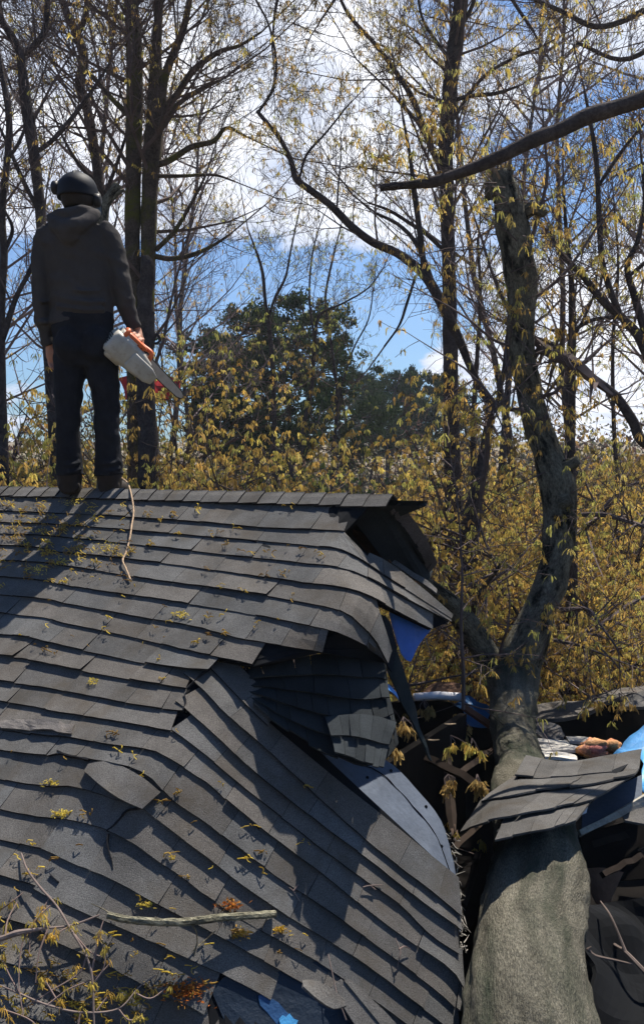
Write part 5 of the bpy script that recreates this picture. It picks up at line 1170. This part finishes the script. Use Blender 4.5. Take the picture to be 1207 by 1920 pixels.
spots2 = [(288,8.5,1.10,'thick yellow brush right of the legs of the man',0),(338,8.7,.92,'yellow brush below the chainsaw bar',1),(400,10.6,.60,'low yellow brush behind the ridge left of the pines',0),(248,8.6,1.02,'brown yellow brush directly behind the right leg',2),(40,9.6,.92,'brown brush at the left edge behind the ridge',2),(95,10.4,.9,'low brush left of the legs of the man',1),
          (-40,10,1.15,'dark brown brush half outside the left edge',2),(278,8.35,.98,'short dense brush between the boots and the low sticks',2),(300,8.8,1.0,'yellow brush in front of the lower twin stems',0),(258,8.9,1.05,'yellow brown brush just right of the right knee',1),(20,9.0,1.0,'brown yellow brush in front of the thin dark bent tree',0),(268,8.4,1.12,'dense yellow brush hiding the foot of the charred stump',0),(312,8.5,1.05,'bright yellow brush just below the tip of the chainsaw bar',1),(228,8.6,1.0,'brush touching the outline of the right boot',1),(175,11,.88,'brush seen between the legs of the man',0),(5,12.5,1.1,'tall brush behind the thin dark bent tree',0),(705,12,.56,'yellow brush behind the right end of the ridge',0)]
for px, Y, sc, lb, k in spots2: put_brush(k, px, Y, rb.random()*6.28, sc*1.33, lb, G2, 1.)

# --- pines
def pine_parts(seed, H, cw_, clear, nclump, lobed=True):
    r = random.Random(seed); tr = MB(); br = MB(); fo = MB()
    pts = [Vector((r.gauss(0, .06)*i, r.gauss(0, .06)*i, H*i/8)) for i in range(9)]; pts[0] = Vector((0, 0, -1))
    tube(tr, pts, [.18*(1-.09*i) for i in range(9)], 7)
    for k in range(nclump):
        t = clear+(1-clear)*(k+r.random())/nclump; f = t*8; i = min(7, int(f)); q = pts[i].lerp(pts[i+1], f-i)
        u_ = (t-clear)/(1-clear); prof = max(.4, math.sqrt(max(0, 1-((u_-.52)/.58)**2))); a = r.random()*6.28
        L_ = cw_*prof*r.uniform(.35, 1.05); e = q+Vector((math.cos(a)*L_, math.sin(a)*L_, L_*r.uniform(.0, .45)))
        tube(br, [q, q.lerp(e, .5)+Vector((0, 0, -.05*L_)), e], [.04, .028, .012], 4)
        for m_ in range(r.randint(2, 4)):
            c = q.lerp(e, r.uniform(.5, 1.05))+Vector((r.gauss(0, .25), r.gauss(0, .25), r.gauss(0, .15))); rc = r.uniform(.22, .5); v = r.uniform(.7, 1.5); cc = (v*r.uniform(.9, 1.2), v, v)
            for n_ in range(75):
                d = Vector((r.gauss(0, 1), r.gauss(0, 1), r.gauss(0, .7))); d = d.normalized()*rc*r.random()**.5; p = c+d; o = perp(Vector((0, 0, 1)), r)*.06; u = Vector((r.gauss(0, .4), r.gauss(0, .4), 1)).normalized()*r.uniform(.10, .2)
                fo.add([p-o, p+o, p+u], [(0, 1, 2)], cc)
    return [(tr, 'trunk', M['bark_dark'], True), (br, 'branches', M['bark_dark'], False), (fo, 'crown', M['pine'], False)]
pp = []
for a in [(1, 12.5, 3.1, .46, 66), (2, 12.8, 2.9, .42, 70), (3, 11, 1.7, .55, 30)]:
    ms = []
    for mbx, nm, mt, sm in pine_parts(*a):
        o = mbx.build(nm, mt, None, sm); ms.append((nm, o.data)); bpy.data.objects.remove(o)
    pp.append((a[1], ms))
def put_pine(k, px, topy, Y, rot, label, group, wid=1.):
    top = P(px, topy, Y); z0 = gz(top.x, top.y); root = empty('pine_tree', (top.x, top.y, z0), label, 'pine tree', group); sc = (top.z-z0)/(pp[k][0]+.3)
    for nm, me in pp[k][1]:
        c = bpy.data.objects.new(nm, me); COL.objects.link(c); c.parent = root
    root.rotation_euler = (0, 0, rot); root.scale = (sc*wid, sc*wid, sc)
GP = 'pines behind the house'
for k, px, ty, Y, lb, wd in [(0,435,572,32,'broad dark pine left of centre with its crown against blue sky',1.05),(1,545,560,33,'tallest pine in the middle of the view',1.0),(0,640,622,35,'pine on the right of the middle group',.9),(2,385,632,31,'low pine at the left side of the group',1.1),(1,490,640,38,'pine behind the left and middle crowns',1.)]:
    put_pine(k, px, ty, Y, rb.random()*6, lb, GP, wd)
fl = ['far pine just right of the middle group','far pine with a thin crown in the gap','far pine nearest the tall straight tree','far pine left in the distant row','far pine second in the distant row','far pine half hidden by the tall straight tree','far pine beyond the thin pale tree','far pine behind the arching limb','far pine in the middle of the distant row','far pine right of the tall straight tree']
for i, (px, ty) in enumerate([(700,700),(735,690),(812,694),(760,705),(790,688),(842,700),(680,690),(722,712),(776,716),(880,730)]):
    put_pine(2, px, ty, 52+rb.uniform(-3, 6), rb.random()*6, fl[i], 'distant row of pines', .85)
# low dark evergreens and far woods
def mass(name, label, x0, x1, y0, y1, n_, hmin, hmax, seed, mat, cs, size):
    r = random.Random(seed); mb = MB()
    for i in range(n_):
        Y = r.uniform(y0, y1); px = r.uniform(x0, x1); b = P(px, 867, Y); z0 = gz(b.x, b.y); h = r.uniform(hmin, hmax)*(.75+.5*mnoise.noise(Vector((b.x*.12, b.y*.12, 3))))
        rad = h*.22; v = r.uniform(.5, 1.5); c0 = r.choice(cs); cc = (c0[0]*v, c0[1]*v, c0[2]*v)
        for k in range(130):
            t = r.random(); d = Vector((r.gauss(0, rad*(1-t*.6)), r.gauss(0, rad*(1-t*.6)), 0)); p = Vector((b.x, b.y, z0+h*t))+d
            o = perp(Vector((0, 0, 1)), r)*size; mb.add([p-o, p+o, p+Vector((r.gauss(0, size), 0, size*r.uniform(1, 2.5)))], [(0, 1, 2)], cc)
        tube(mb, [Vector((b.x, b.y, z0-.3)), Vector((b.x, b.y, z0+h*.7))], [.06, .03], 3, (.6, .4, .4), False)
    o = mb.build(name, mat); tag(o, label, 'woods', None, 'stuff'); return o
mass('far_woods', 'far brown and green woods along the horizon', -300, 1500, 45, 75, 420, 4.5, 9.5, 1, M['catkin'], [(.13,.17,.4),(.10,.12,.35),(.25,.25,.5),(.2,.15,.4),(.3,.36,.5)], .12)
mass('undergrowth', 'dark evergreen undergrowth below the pines', 380, 860, 24, 34, 120, 4, 6.2, 2, M['pine'], [(1,1,1),(1.3,1.2,1),(.7,.8,.9),(1.6,1.3,.9)], .09)
mass('undergrowth', 'brown green undergrowth behind the brush on the right', 700, 1350, 17, 26, 110, 3.2, 5.2, 4, M['catkin'], [(.28,.25,.3),(.18,.2,.3),(.4,.36,.4)], .07)
mass('undergrowth', 'dark brown undergrowth behind the man on the left', -250, 420, 15, 26, 130, 3.5, 6.0, 5, M['catkin'], [(.2,.2,.35),(.14,.13,.3),(.35,.32,.4),(.5,.5,.5)], .07)
# red sheet behind the brush
mb = MB(); sheet(mb, [(225,708,12.4),(260,698,12.3),(300,703,12.2),(345,716,12.1)], [(230,752,12.2),(262,757,12.1),(300,750,12.0),(338,736,12.)], 10, 5, .01, (1, 1, 1), .08, 3)
tube(mb, [P(270, 735, 12.25), P(270, 1400, 12.25)], .03, 6, (.1, .3, .3))
tag(mb.build('red_canopy', M['red']), 'red canopy sheet behind the yellow brush below the chainsaw', 'canopy')

# air
hz = MB(); x0, x1, y0, y1, z0, z1 = -260, 260, -60, 330, -4, 60
vs = [(x, y, z) for z in (z0, z1) for x, y in ((x0, y0), (x1, y0), (x1, y1), (x0, y1))]
hz.add(vs, [(3, 2, 1, 0), (4, 5, 6, 7), (0, 1, 5, 4), (1, 2, 6, 5), (2, 3, 7, 6), (3, 0, 4, 7)])
hm_ = bpy.data.materials.new('air'); hm_.use_nodes = True; N, L = nodes_of(hm_.node_tree); o_ = N('ShaderNodeOutputMaterial'); pv = N('ShaderNodeVolumePrincipled')
pv.inputs['Color'].default_value = (.80, .87, 1, 1); pv.inputs['Density'].default_value = .0006; pv.inputs['Anisotropy'].default_value = .3; L(pv.outputs[0], o_.inputs['Volume'])
tag(hz.build('haze', hm_), 'thin pale haze in the air over the woods', 'haze', None, 'stuff')
